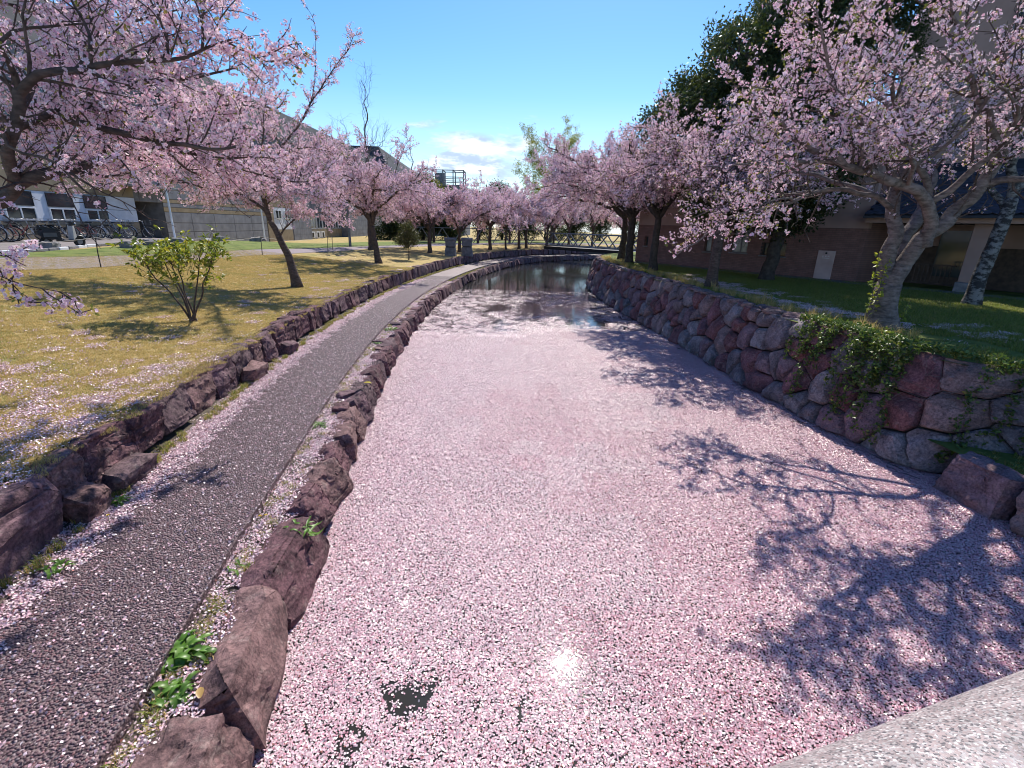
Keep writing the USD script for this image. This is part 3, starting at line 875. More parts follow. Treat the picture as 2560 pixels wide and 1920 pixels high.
def blossoms(path, pts, rg, scale, leafy=.25):
    global BLOSSOM_PROTOS
    n = len(pts)
    if BLOSSOM_PROTOS is None:
        UsdGeom.PointInstancer.Define(stage, path)
        BLOSSOM_PROTOS = []
        for i in range(9):
            v, f, c = flower_cluster(fr_, n=(5, 6, 7, 4, 6, 5, 5, 6, 2)[i], leaves=(0, 0, 0, 0, 0, 0, 2, 3, 4)[i])
            g = usdkit.mesh(stage, f'{path}/flower_cluster_{i:03d}', (v, f), M_BLOSSOM); tint_on(g, c)
            BLOSSOM_PROTOS.append(str(g.GetPath()))
    pr = np.r_[np.full(6, (1 - leafy) / 6), np.full(3, leafy / 3)]
    idx = rg.choice(9, n, p=pr)
    return tag(instancer(path, BLOSSOM_PROTOS, idx, pts, Rotation.random(n, random_state=int(rg.integers(1 << 30))), scale * rg.uniform(.75, 1.25, n)), kind='stuff')


def perp(t, rg):
    a = rg.normal(size=3); a -= t * (a @ t)
    return a / math.sqrt(a @ a)


def sprout(limbs, rg, sp1=.24, sp2=.13, l1=(.5, 1.3), l2=(.16, .45), start=.22, up=.25, bl=.07, sides1=5, sides2=3, keep=1.0, droop=0.0, jit=.02, bare=0.0, thick=1.4):
    """Side branches and twigs along the limbs. Returns the branch meshes and the places where blossom sits."""
    branches, pts, TW, BQ, BR = [], [], [], [], []
    for P, r0, r1 in limbs:
        L = np.r_[0, np.cumsum(np.linalg.norm(np.diff(P, axis=0), axis=1))]
        tot = L[-1]
        n = max(1, int(tot * (1 - start) / sp1))
        for u in start + (1 - start) * (np.arange(n) + rg.uniform(0, 1, n)) / n:
            i = min(len(P) - 2, int(np.searchsorted(L, u * tot)) - 1) if u > 0 else 0
            i = max(i, 0)
            t = P[i + 1] - P[i]; t /= np.linalg.norm(t) + 1e-9
            p = P[i] + (P[i + 1] - P[i]) * rg.random()
            d = t * rg.uniform(.3, .9) + perp(t, rg) * rg.uniform(.6, 1.0) + np.array([0, 0, up - droop])
            d /= np.linalg.norm(d)
            ln = rg.uniform(*l1) * (1 - .35 * u)
            m = 5
            q = [p]
            for s in range(m):
                d = d + rg.normal(0, .13, 3) + np.array([0, 0, up * .22 - droop * .25]); d /= np.linalg.norm(d)
                q.append(q[-1] + d * ln / m)
            q = np.array(q)
            rr = max(.005, min(.4 * (r0 + (r1 - r0) * u), .007 + ln * .008))
            BQ.append(q); BR.append(np.linspace(rr * (.5 + .5 * thick), .003 * thick, m + 1))
            k = max(2, int(ln / sp2))
            for w in (np.arange(k) + rg.uniform(.2, 1, k)) / k:
                j = min(m - 1, int(w * m))
                o = q[j] + (q[j + 1] - q[j]) * (w * m - j)
                t2 = q[j + 1] - q[j]; t2 /= np.linalg.norm(t2)
                e = t2 * rg.uniform(.3, .8) + perp(t2, rg) * .9 + np.array([0, 0, .15 - droop * .6]); e /= np.linalg.norm(e)
                l = rg.uniform(*l2)
                e2 = e + rg.normal(0, .3, 3); e2 /= np.linalg.norm(e2)
                tw = np.array([o, o + e * l * .5, o + e * l * .5 + e2 * l * .5])
                TW.append(tw)
                if rg.random() < keep and rg.random() > bare:
                    c = max(1, int(l / bl))
                    x = (np.arange(c) + rg.random(c)) / c
                    a = np.where(x[:, None] < .5, tw[0] + (tw[1] - tw[0]) * (x * 2)[:, None], tw[1] + (tw[2] - tw[1]) * (x * 2 - 1)[:, None])
                    pts.append(a + rg.normal(0, jit, a.shape))
            if rg.random() > bare:
                c = max(1, int(ln / (bl * 1.5)))
                x = rg.uniform(.25, 1, c) * m
                j = np.minimum(m - 1, x.astype(int))
                pts.append(q[j] + (q[j + 1] - q[j]) * (x - j)[:, None] + rg.normal(0, jit, (c, 3)))
    if BQ:
        branches.append(tubes(np.array(BQ), np.array(BR), sides1))
    if TW:
        branches.append(tubes(np.array(TW), np.array([.0034, .0026, .0015]) * thick, sides2))
    return branches, (np.vstack(pts) if pts else np.zeros((0, 3)))


def wobble(P, amp, rg, step=.12):
    Q = resample(P, step)
    s = np.r_[0, np.cumsum(np.linalg.norm(np.diff(Q, axis=0), axis=1))]
    off = rg.uniform(0, 100, 3)
    nz = np.stack([meshkit.noise(np.column_stack([s * 3 + off[k], s * 0 + k, s * 0])) - .5 for k in range(3)], -1)
    return Q + nz * amp * np.minimum(1, s / .3)[:, None]


def knobbly(P, r, sides, rg, amp=.08):
    v, f = tube(P, r, sides)
    n = len(P) * sides
    c = np.repeat(P, sides, 0)
    d = v[:n] - c
    k = 1 + amp * 2 * (meshkit.fbm(v[:n] * [9, 9, 5], 3, 4) - .5)
    v[:n] = c + d * k[:, None]
    return v, f


def flower_tree(label, limbs, trunk, rg, mat=M_BARK, group=None, sides=9, scale=1.0, leafy=.25, name='cherry_tree', cluster_cat='cherry tree', maxpts=None, clip=None, twig_mat=None, **kw):
    """trunk: (points, r0, r1); limbs: [(points, r0, r1)] in the world."""
    base = np.array(trunk[0][0])
    o = thing(name, label, cluster_cat, base, 0, group)
    P = wobble(trunk[0], trunk[1] * .3, rg)
    r = np.linspace(trunk[1], trunk[2], len(P))
    z = np.linalg.norm(P - P[0], axis=1)
    r = r * (1 + .45 * np.exp(-z / .16))
    P[0, 2] -= .12
    part(o, 'trunk', (lambda vf: (vf[0] - base, vf[1]))(knobbly(P, r, sides + 5, rg)), mat, smooth=True)
    W, special = [], []
    for lim in limbs:
        Q, a, b = lim[:3]
        Q2 = wobble(np.asarray(Q, float), a * .9 + .03, rg)
        (special if len(lim) > 3 else W).append((Q2, a, b) + tuple(lim[3:]))
        vf = knobbly(Q2, np.linspace(a, b, len(Q2)), sides, rg)
        part(o, 'limb', (vf[0] - base, vf[1]), mat, smooth=True)
    br, pts = sprout(W, rg, **kw)
    if clip is not None:
        pts = pts[clip(pts, rg)]
    for Q2, a, b, over in special:
        b2, p2 = sprout([(Q2, a, b)], rg, **{**kw, **over})
        br += b2
        pts = np.vstack([pts, p2])
    vf = cat(br)
    part(o, 'twigs', (vf[0] - base, vf[1]), twig_mat or mat, kind='stuff')
    if maxpts and len(pts) > maxpts:
        pts = pts[rg.choice(len(pts), maxpts, replace=False)]
    if len(pts):
        blossoms(str(o.GetPath()) + '/blossom', pts - base, rg, scale, leafy)
    return o, len(pts)


COUNT = {}
# the old cherry whose trunk stands left of the frame and whose limbs reach into it
rg = np.random.default_rng(101)
NL = [
    ([(-4.92, 4.6, 3.29), (-4.66, 4.6, 3.38), (-4.44, 4.6, 3.47), (-4.27, 4.7, 3.57), (-4.22, 4.9, 3.65), (-4.22, 5.2, 3.76), (-4.3, 5.8, 3.9), (-4.35, 6.5, 4.1)], .065, .022),
    ([(-4.5, 4.6, 3.45), (-4.37, 4.5, 3.67), (-4.25, 4.4, 3.83), (-4.14, 4.4, 3.99), (-4.05, 4.4, 4.17)], .05, .042),
    ([(-4.05, 4.4, 4.17), (-3.98, 4.4, 4.23), (-3.84, 4.4, 4.30), (-3.7, 4.5, 4.36), (-3.5, 4.5, 4.41), (-3.23, 4.6, 4.46), (-2.98, 4.7, 4.53), (-2.74, 4.8, 4.62), (-2.46, 4.9, 4.74)], .036, .007),
    ([(-2.55, 4.9, 4.71), (-2.42, 4.9, 4.66), (-2.29, 4.95, 4.61), (-2.13, 5.0, 4.64)], .008, .003),
    ([(-4.05, 4.4, 4.17), (-4.05, 4.4, 4.26), (-3.99, 4.3, 4.36), (-3.93, 4.2, 4.43), (-3.88, 4.1, 4.49)], .026, .014),
    ([(-3.5, 4.5, 4.41), (-3.48, 4.5, 4.57), (-3.57, 4.6, 4.74), (-3.61, 4.6, 4.89), (-3.72, 4.7, 5.06)], .015, .008),
    ([(-4.01, 4.3, 4.5), (-3.98, 4.4, 4.6), (-3.83, 4.4, 4.64), (-3.69, 4.5, 4.68), (-3.48, 4.6, 4.72)], .014, .006),
    ([(-5.25, 5.4, 4.13), (-4.81, 5.3, 4.14), (-4.4, 5.2, 4.13), (-4.13, 5.2, 4.09), (-3.92, 5.2, 4.03), (-3.47, 5.2, 3.96), (-3.2, 5.2, 3.9), (-2.78, 5.2, 3.9)], .05, .012),
    ([(-4.27, 4.7, 3.57), (-4.04, 4.6, 3.63), (-3.89, 4.6, 3.54), (-3.78, 4.6, 3.49)], .02, .008),
    ([(-4.09, 4.2, 3.9), (-4.01, 4.2, 3.72), (-3.79, 4.2, 3.66), (-3.65, 4.2, 3.55), (-3.55, 4.3, 3.41), (-3.4, 4.3, 3.34), (-3.28, 4.3, 3.31)], .014, .004, dict(sp1=.3, sp2=.15, l1=(.12, .3), bare=.75)),
    ([(-2.74, 4.8, 4.62), (-2.72, 4.8, 4.81), (-2.76, 4.8, 4.98), (-2.8, 4.8, 5.08)], .012, .005),
    ([(-2.98, 4.7, 4.53), (-2.99, 4.7, 4.75), (-3.05, 4.7, 4.94), (-3.1, 4.7, 5.1)], .013, .005),
    ([(-4.6, 4.9, 4.0), (-4.3, 5.3, 4.35), (-3.9, 5.7, 4.6), (-3.5, 6.1, 4.75), (-3.2, 6.4, 4.95)], .03, .008),
    ([(-4.9, 5.2, 4.1), (-4.9, 5.6, 4.6), (-4.7, 6.0, 5.0), (-4.3, 6.3, 5.3), (-3.9, 6.5, 5.5)], .03, .008),
    ([(-4.3, 6.3, 4.05), (-4.0, 6.5, 4.0), (-3.6, 6.7, 4.0), (-3.2, 6.8, 4.0)], .02, .006),
    ([(-4.3, 4.6, 3.5), (-4.15, 4.0, 3.4), (-4.0, 3.7, 3.2), (-3.86, 3.6, 3.05), (-3.7, 3.6, 2.92), (-3.61, 3.6, 2.87)], .012, .003, dict(sp1=.13, sp2=.10, l1=(.12, .4), l2=(.06, .16), bl=.05, start=.35)),
    ([(-4.0, 3.7, 3.2), (-3.92, 3.6, 2.95), (-3.81, 3.6, 2.82), (-3.72, 3.6, 2.72), (-3.64, 3.6, 2.60)], .007, .003, dict(sp1=.13, sp2=.10, l1=(.12, .4), l2=(.06, .16), bl=.05, start=.35)),
    ([(-5.4, 4.8, 3.4), (-5.6, 5.6, 4.9), (-5.0, 6.8, 6.3), (-4.0, 7.8, 7.2), (-3.0, 8.3, 7.5), (-2.3, 8.5, 7.6)], .06, .01),
    ([(-5.0, 6.8, 6.3), (-4.9, 7.8, 7.2), (-4.6, 8.8, 7.7)], .03, .008),
    ([(-4.0, 7.8, 7.2), (-3.4, 7.5, 7.3), (-2.8, 7.2, 7.2)], .025, .008),
    ([(-5.6, 5.6, 4.9), (-6.4, 6.4, 6.3), (-6.9, 7.4, 7.3)], .035, .01),
    ([(-4.35, 6.5, 4.1), (-4.1, 6.9, 4.5), (-3.7, 7.2, 4.7), (-3.3, 7.4, 4.7)], .022, .006),
    ([(-4.9, 5.6, 4.6), (-5.2, 6.2, 4.9), (-5.3, 6.9, 5.3), (-5.0, 7.4, 5.7)], .025, .008),
    ([(-5.25, 5.4, 4.13), (-5.6, 6.2, 4.2), (-5.8, 7.0, 4.1), (-5.8, 7.7, 4.0)], .03, .008),
    ([(-5.6, 6.2, 4.2), (-5.0, 6.9, 4.5), (-4.6, 7.5, 4.9)], .02, .007),
    ([(-4.35, 6.5, 4.1), (-4.5, 7.1, 3.9), (-4.4, 7.7, 3.8), (-4.1, 8.1, 3.9)], .02, .006),
    ([(-4.0, 6.5, 4.0), (-3.6, 7.2, 3.85), (-3.2, 7.6, 3.8), (-2.9, 7.9, 3.9)], .018, .006),
    ([(-3.9, 3.6, 2.9), (-3.73, 3.6, 2.76), (-3.56, 3.6, 2.72), (-3.42, 3.6, 2.7), (-3.32, 3.6, 2.69)], .006, .003, dict(sp1=.13, sp2=.10, l1=(.12, .4), l2=(.06, .16), bl=.05, start=.35)),
]
COUNT['near left'] = flower_tree('old cherry tree whose blossoming limbs reach in from the left edge', NL, ([(-6.6, 3.9, 1.25), (-6.4, 4.1, 1.9), (-6.0, 4.4, 2.6), (-5.4, 4.6, 3.1), (-4.92, 4.6, 3.29)], .2, .075), rg,
                                 scale=1.05, leafy=.16, sp1=.085, sp2=.08, l1=(.3, .9), l2=(.1, .26), start=.06, up=.16, bl=.058, jit=.016, sides=8,
                                 clip=lambda p, r: (p[:, 2] > 3.50 + .02 * (p[:, 1] - 4.6) + .1 * (p[:, 0] + 3.9)) & ((p[:, 2] > 3.62) | (r.random(len(p)) < .6)) & ((p[:, 1] > 4.62) | (r.random(len(p)) < .3)))[1]

# the leaning young cherry on the lawn
rg = np.random.default_rng(102)
k_ = 16.6 / 15.6


def away(p):
    return [tuple(EYE + (np.array(q) - EYE) * k_) for q in p]


b1 = np.array([-7.44, 16.6, 1.17])
T1 = [
    (away([(-7.61, 15.6, 3.22), (-7.68, 15.6, 3.85), (-7.72, 15.6, 4.2), (-7.6, 15.5, 4.9)]), .075, .03),
    (away([(-7.61, 15.6, 3.22), (-7.94, 15.4, 3.79), (-8.41, 15.2, 4.0), (-9.11, 15.0, 4.11), (-9.9, 14.8, 4.3)]), .055, .015),
    (away([(-7.35, 15.6, 2.78), (-7.05, 15.5, 3.08), (-6.56, 15.4, 3.39), (-5.9, 15.3, 3.5), (-5.3, 15.2, 3.3)]), .03, .008),
    (away([(-7.72, 15.6, 4.2), (-7.41, 15.6, 4.71), (-6.74, 15.3, 5.36), (-6.0, 15.0, 6.02), (-5.39, 14.8, 6.68), (-4.81, 14.6, 7.19), (-4.26, 14.4, 7.78)]), .045, .008, dict(sp1=.10, sp2=.10, l1=(.18, .6), l2=(.1, .24), bl=.065, start=.15)),
    (away([(-5.9, 14.95, 6.1), (-5.55, 14.8, 6.72), (-5.43, 14.8, 7.54), (-5.4, 14.8, 7.92), (-5.71, 14.8, 8.66)]), .014, .004, dict(sp1=.14, sp2=.12, l1=(.06, .2), l2=(.05, .12), bl=.1, start=.1, bare=.3)),
    (away([(-7.7, 15.6, 3.9), (-8.3, 15.2, 4.6), (-9.0, 14.9, 5.2), (-9.6, 14.6, 5.6)]), .045, .012),
    (away([(-7.7, 15.6, 3.9), (-7.0, 15.2, 4.3), (-6.2, 15.0, 4.5), (-5.4, 14.9, 4.7)]), .04, .01),
    (away([(-7.7, 15.6, 4.3), (-8.0, 15.0, 5.2), (-8.2, 14.6, 5.9)]), .035, .01),
    (away([(-7.7, 15.6, 4.2), (-7.3, 16.4, 4.9), (-6.8, 17.2, 5.4), (-6.2, 17.8, 5.6)]), .04, .01),
    (away([(-7.7, 15.6, 4.0), (-8.4, 16.4, 4.6), (-9.2, 17.0, 5.0)]), .04, .01),
    (away([(-7.6, 15.5, 3.7), (-7.2, 14.6, 4.2), (-6.9, 13.9, 4.4)]), .03, .008),
    (away([(-9.1, 15.0, 4.11), (-9.6, 15.2, 4.7), (-10.2, 15.2, 5.1)]), .02, .006),
    (away([(-9.6, 14.9, 4.25), (-10.5, 14.8, 4.4), (-11.3, 14.8, 4.4), (-12.0, 14.7, 4.2)]), .02, .006),
    (away([(-9.0, 14.9, 5.2), (-10.0, 14.9, 5.3), (-10.9, 14.9, 5.3)]), .02, .006),
    (away([(-8.2, 14.9, 5.6), (-8.9, 14.7, 6.3), (-9.5, 14.6, 6.6)]), .02, .006),
    (away([(-6.9, 15.3, 5.2), (-6.2, 15.6, 5.3), (-5.5, 15.8, 5.2), (-5.0, 15.9, 4.9)]), .02, .006),
    (away([(-7.0, 15.2, 4.3), (-6.3, 14.7, 4.0), (-5.6, 14.5, 3.9), (-5.1, 14.4, 3.7)]), .02, .006),
    (away([(-8.41, 15.2, 4.0), (-9.0, 15.8, 3.9), (-9.8, 16.2, 3.9)]), .02, .006),
    (away([(-7.6, 15.4, 5.0), (-7.2, 15.2, 6.0), (-7.0, 15.0, 6.8)]), .025, .006),
]
COUNT['T1'] = flower_tree('young cherry leaning left behind the round shrub, one long branch rising against the sky', T1,
                          ([b1, *away([(-7.24, 15.6, 2.37), (-7.44, 15.6, 2.87), (-7.61, 15.6, 3.22)])], .15, .085), rg, scale=1.3, leafy=.2, thick=2.0, jit=.03, sp1=.10, sp2=.095, l1=(.45, 1.15), l2=(.15, .42), start=.1, bl=.066, up=.18, maxpts=15000,
                          clip=lambda p, r: (p[:, 2] > 3.45) | (p[:, 0] > -7.3))[1]

# the big cherry on the right wall
rg = np.random.default_rng(103)
RT_ = [
    ([(7.01, 9.2, 2.32), (6.97, 9.25, 2.83), (6.88, 9.3, 3.4), (6.85, 9.35, 3.98), (6.82, 9.4, 4.54), (6.7, 9.4, 5.17), (6.5, 9.5, 5.86)], .15, .04),
    ([(7.0, 9.2, 2.4), (7.3, 9.5, 3.07), (7.63, 9.8, 3.53), (7.83, 10.0, 3.87), (8.08, 10.3, 4.47), (8.3, 10.6, 5.22), (8.53, 10.9, 6.06)], .14, .04),
    ([(7.01, 9.2, 2.25), (7.04, 9.15, 2.47), (7.18, 9.1, 2.81), (7.3, 9.0, 3.13), (7.45, 9.0, 3.38), (7.66, 8.9, 3.77), (7.79, 8.8, 4.08), (7.83, 8.7, 4.37), (7.75, 8.6, 4.62), (7.77, 8.5, 4.88), (7.81, 8.3, 5.1), (7.9, 8.0, 5.6)], .16, .05),
    ([(7.32, 9.0, 3.1), (7.18, 8.9, 3.57), (7.01, 8.8, 3.85), (6.44, 8.6, 4.04), (5.87, 8.4, 4.13), (5.32, 8.2, 4.24), (4.88, 8.0, 4.29), (4.58, 7.9, 4.43), (4.28, 7.8, 4.51), (3.86, 7.6, 4.61), (3.47, 7.4, 4.74), (3.05, 7.2, 4.83)], .11, .010),
    ([(4.88, 8.0, 4.29), (4.58, 7.9, 4.3), (4.05, 7.7, 4.28), (3.68, 7.5, 4.35), (3.29, 7.3, 4.44), (2.88, 7.1, 4.51)], .04, .008),
    ([(7.04, 8.8, 3.82), (7.18, 8.7, 3.98), (7.26, 8.5, 4.19), (7.35, 8.3, 4.43), (7.36, 8.1, 4.78), (7.3, 7.8, 5.2)], .06, .02),
    ([(7.80, 8.8, 4.08), (7.99, 8.6, 4.17), (8.1, 8.4, 4.18), (8.38, 8.2, 4.26), (8.8, 8.0, 4.4)], .06, .03),
    ([(6.88, 9.3, 3.3), (6.7, 9.3, 3.78), (6.24, 9.2, 3.93), (5.49, 9.1, 3.97), (4.8, 9.0, 3.79), (4.27, 8.9, 3.65), (3.8, 8.9, 3.48), (3.35, 8.9, 3.21), (2.89, 8.9, 2.82)], .055, .008),
    ([(6.81, 9.3, 4.07), (6.2, 9.0, 4.5), (5.46, 8.6, 4.82), (4.7, 8.2, 5.33), (4.25, 7.9, 5.73), (3.88, 7.6, 6.09)], .06, .012),
    ([(7.15, 8.9, 3.75), (6.6, 8.7, 4.4), (6.03, 8.4, 4.75), (5.29, 7.8, 5.34), (4.73, 7.3, 5.83)], .06, .012),
    ([(7.75, 8.6, 4.62), (7.2, 8.3, 4.95), (6.66, 8.0, 5.17), (5.91, 7.6, 5.68), (5.34, 7.2, 6.06)], .06, .012),
    ([(7.36, 8.1, 4.78), (6.9, 7.6, 5.0), (6.3, 7.2, 5.1), (5.7, 6.9, 5.3)], .03, .008),
    ([(6.7, 9.4, 5.17), (6.0, 9.6, 5.7), (5.2, 9.7, 6.2), (4.5, 9.7, 6.5)], .045, .01),
    ([(6.3, 9.2, 3.95), (5.6, 9.9, 4.3), (4.8, 10.4, 4.5), (3.9, 10.8, 4.5), (3.3, 11.0, 4.3)], .045, .008),
    ([(8.0, 10.2, 4.3), (7.4, 10.4, 5.0), (6.7, 10.6, 5.6), (6.0, 10.7, 6.2)], .05, .012),
    ([(8.3, 10.6, 5.22), (8.9, 10.2, 5.7), (9.3, 9.8, 6.3)], .045, .012),
    ([(7.83, 8.6, 4.45), (8.4, 8.3, 4.9), (8.8, 8.0, 5.3)], .05, .012),
    ([(5.46, 8.6, 4.82), (4.9, 8.9, 5.2), (4.2, 9.2, 5.5), (3.6, 9.4, 5.6)], .03, .008),
    ([(6.44, 8.6, 4.04), (6.0, 8.0, 4.3), (5.5, 7.5, 4.4), (4.9, 7.0, 4.5), (4.4, 6.7, 4.6)], .04, .008),
    ([(5.3, 9.05, 3.95), (4.7, 9.6, 3.9), (4.0, 10.0, 3.7), (3.4, 10.3, 3.4)], .03, .006),
    ([(6.6, 8.7, 4.4), (6.7, 8.0, 5.0), (6.4, 7.4, 5.6), (6.1, 6.9, 6.0)], .03, .01),
    ([(7.79, 8.5, 4.95), (7.5, 8.0, 5.6), (7.2, 7.8, 6.2), (6.9, 7.7, 6.6)], .04, .01),
    ([(5.32, 8.2, 4.24), (5.0, 7.8, 4.7), (4.5, 7.5, 5.0), (4.0, 7.3, 5.2)], .025, .007),
    ([(6.0, 9.6, 5.7), (5.6, 9.3, 6.3), (5.3, 9.0, 6.8)], .03, .008),
    ([(4.8, 9.0, 3.79), (4.4, 8.4, 3.8), (3.9, 8.0, 3.7), (3.4, 7.8, 3.5)], .022, .006),
]
COUNT['R1'] = flower_tree('big old cherry with forked grey trunk on the right wall, arching over the canal', RT_, ([(7.08, 9.2, 1.6), (7.05, 9.2, 2.0), (7.01, 9.2, 2.4)], .235, .2), rg, mat=M_BARKGREY, twig_mat=M_BARK,
                          scale=1.2, leafy=.36, thick=2.1, jit=.02, sp1=.13, sp2=.11, l1=(.4, 1.1), l2=(.14, .38), start=.3, bl=.08, sides=11, maxpts=21000,
                          clip=lambda p, r: ((p[:, 2] > 4.3) | (r.random(len(p)) < np.where(p[:, 0] < 4.4, .85, .07))) & ((p[:, 1] > 8.3) | (p[:, 0] < 5.6) | (r.random(len(p)) < .55)))[1]


def round_cherry(label, base, h_fork, height, spread, seed, lean=(0, 0), nl=6, bias=(0, 0), r=.13, scale=1.4, mat=M_BARK, maxpts=2600, group=None, leafy=.14, spikes=0, bare=0.0, **kw):
    rg = np.random.default_rng(seed)
    base = np.array(base, float)
    fork = base + [lean[0], lean[1], h_fork]
    limbs = []
    a0 = rg.uniform(0, 6.28)
    for i in range(nl):
        a = a0 + i * 6.283 / nl + rg.normal(0, .25)
        reach = spread * .5 * rg.uniform(.75, 1.05)
        top = (height - h_fork) * rg.uniform(.45, .9)
        end = fork + [math.cos(a) * reach + bias[0], math.sin(a) * reach + bias[1], top]
        mid = fork + (end - fork) * [.45, .45, .62] + rg.normal(0, .12, 3)
        q = fork + (end - fork) * [.16, .16, .3]
        end[2] = min(end[2], base[2] + height); limbs.append(([fork, q, mid, end], r * .55, .012))
        m2 = fork + (end - fork) * .5
        e2 = m2 + [math.cos(a + .8) * reach * .5, math.sin(a + .8) * reach * .5, (height - h_fork) * rg.uniform(.1, .4)]
        limbs.append(([mid, (mid + e2) / 2 + rg.normal(0, .1, 3), e2], r * .25, .01))
        e4 = mid + [math.cos(a + .15) * reach * .75, math.sin(a + .15) * reach * .75, -(height - h_fork) * rg.uniform(.0, .22)]
        limbs.append(([mid, (mid + e4) / 2 + [0, 0, .15], e4], r * .2, .008))
        e3 = mid + [math.cos(a - .9) * reach * .5, math.sin(a - .9) * reach * .5, (height - h_fork) * rg.uniform(-.05, .2)]
        limbs.append(([mid, (mid + e3) / 2 + rg.normal(0, .1, 3), e3], r * .22, .008))
    limbs.append(([fork, fork + [rg.normal(0, .2), rg.normal(0, .2), (height - h_fork) * .5], fork + [rg.normal(0, .4) + bias[0] * .5, rg.normal(0, .4) + bias[1] * .5, (height - h_fork) * .97]], r * .5, .01))
    for _ in range(spikes):
        a = rg.uniform(0, 6.28); o = fork + [math.cos(a) * spread * .25 + bias[0] * .6, math.sin(a) * spread * .25 + bias[1] * .6, (height - h_fork) * .62]
        limbs.append(([o, o + [math.cos(a) * .4 + bias[0] * .3, math.sin(a) * .4, .7], o + [math.cos(a) * .9 + bias[0] * .5, math.sin(a) * .9, 1.5]], .018, .004))
    args = dict(sp1=.22, sp2=.17, l1=(.5, 1.3), l2=(.2, .5), start=.12, bl=.085, sides1=4, sides2=3, jit=.035, bare=bare, up=.2, thick=2.4)
    args.update(kw)
    o, n = flower_tree(label, limbs, ([base, (base + fork) / 2 + rg.normal(0, .03, 3), fork], r, r * .7), rg, mat=mat, group=group, sides=7, scale=scale, leafy=leafy, maxpts=maxpts, **args)
    COUNT[label[:28]] = n
    return o


round_cherry('round cherry tree with upright trunk, second from the left on the lawn', (-7.56, 27.3, 1.18), 1.9, 6.1, 7.4, 201, lean=(-.25, 0), r=.17, scale=1.65, maxpts=8000, sp1=.19, sp2=.14, spikes=2, nl=7)
round_cherry('dark trunked cherry standing just behind the second lawn cherry', (-10.31, 35.5, 1.38), 2.4, 6.0, 6.0, 202, r=.2, scale=2.2, maxpts=3000)
round_cherry('cherry with plain short trunk left of the two stone plinths', (-6.54, 38.0, 1.08), 1.7, 5.6, 7.2, 203, r=.17, scale=2.2, maxpts=4200)
round_cherry('dark cherry trunk behind the small evergreen sapling', (-9.1, 41.5, 1.23), 1.9, 5.6, 6.0, 204, r=.18, scale=2.3, maxpts=3000)
round_cherry('cherry tree rising behind and between the two stone plinths', (-4.71, 41.9, 1.02), 1.5, 5.8, 7.6, 205, r=.16, scale=2.4, maxpts=4200, nl=7)
round_cherry('cherry tree just right of the stone plinths at the bend', (-2.45, 47.8, 1.02), 2.0, 6.2, 7.4, 206, r=.17, scale=2.6, maxpts=3400)
round_cherry('thin trunked cherry at the bend of the canal', (-.95, 49.5, 1.02), 1.9, 5.6, 5.0, 207, r=.1, scale=2.6, maxpts=2400)
round_cherry('left one of a close pair of cherries at the bend', (.34, 51.6, 1.02), 2.0, 6.2, 7.0, 208, r=.15, scale=2.7, maxpts=3000)
round_cherry('right one of a close pair of cherries at the bend', (1.15, 53.3, 1.02), 2.0, 6.8, 7.0, 209, r=.15, scale=2.7, maxpts=3000)
far = [(3.6, 57.5), (6.2, 58.8), (9.4, 61.5), (13.5, 63.5), (18, 66), (-4.5, 60), (-9.5, 58), (5.0, 66), (24, 68), (-.8, 63)]
for i, (x, y) in enumerate(far):
    round_cherry('pale pink cherry in the far row beyond the bend of the canal', (x, y, 1.02 if y > 57 else 1.05), 1.9, 6.4 + .7 * (i % 3), 8.0, 220 + i, r=.16, scale=3.0, maxpts=1700, group='far cherry trees beyond the bend', sp1=.32, sp2=.24)

# the right row, leaning over the water
round_cherry('straight single trunked cherry on the right bank between the big cherry and the bend', (6.16, 15.34, 1.6), 2.0, 5.2, 5.4, 240, bias=(.2, .6), r=.17, scale=1.4, maxpts=9000, sp1=.17, sp2=.13, mat=M_BARK, leafy=.28, nl=6)
round_cherry('dark trunked cherry with drooping blossom before the far end of the brick wall', (5.87, 21.0, 1.6), 2.1, 5.7, 7.6, 241, bias=(-.7, .3), r=.18, scale=1.75, maxpts=8000, sp1=.15, sp2=.12, leafy=.2, spikes=2, mat=M_BARKDARK)
round_cherry('tall sparse cherry on the right bank with spiky bare shoots against the sky', (5.98, 26.06, 1.6), 2.2, 5.9, 9.0, 242, bias=(-1.3, .2), r=.2, scale=1.8, maxpts=7000, sp1=.22, sp2=.15, spikes=6, leafy=.1, mat=M_BARKDARK)
round_cherry('farthest cherry trunk at the corner of the right wall', (6.1, 28.6, 1.6), 2.2, 5.8, 9.0, 243, bias=(-1.1, .8), r=.2, scale=1.9, maxpts=6000, sp1=.24, sp2=.16, spikes=3, leafy=.1, mat=M_BARKDARK)
round_cherry('cherry with thick dark trunk behind the far end of the stone wall', (8.2, 36.5, 1.6), 2.2, 6.6, 8.0, 244, r=.18, scale=2.2, maxpts=2600, leafy=.1)


# evergreen and bare trees
def leaf_proto(path, n, rad, L, W, cols, rg):
    V, F, Cc, k = [], [], [], 0
    for _ in range(n):
        c = rg.normal(0, rad * .5, 3)
        d = rg.normal(size=3); d[2] += .2; d /= np.linalg.norm(d)
        e = np.cross(d, rg.normal(size=3)); e /= np.linalg.norm(e); nn = np.cross(d, e)
        l, w = L * rg.uniform(.7, 1.2), W * rg.uniform(.7, 1.2)
        V += [c, c + d * l * .45 + e * w + nn * w * .3, c + d * l, c + d * l * .45 - e * w + nn * w * .3]
        F += [[k, k + 1, k + 2], [k, k + 2, k + 3]]
        Cc += [cols[rg.integers(len(cols))] * rg.uniform(.75, 1.25)] * 4
        k += 4
    g = usdkit.mesh(stage, path, (np.array(V), np.array(F)), M_LEAF); tint_on(g, np.clip(Cc, 0, 1))
    return str(g.GetPath())


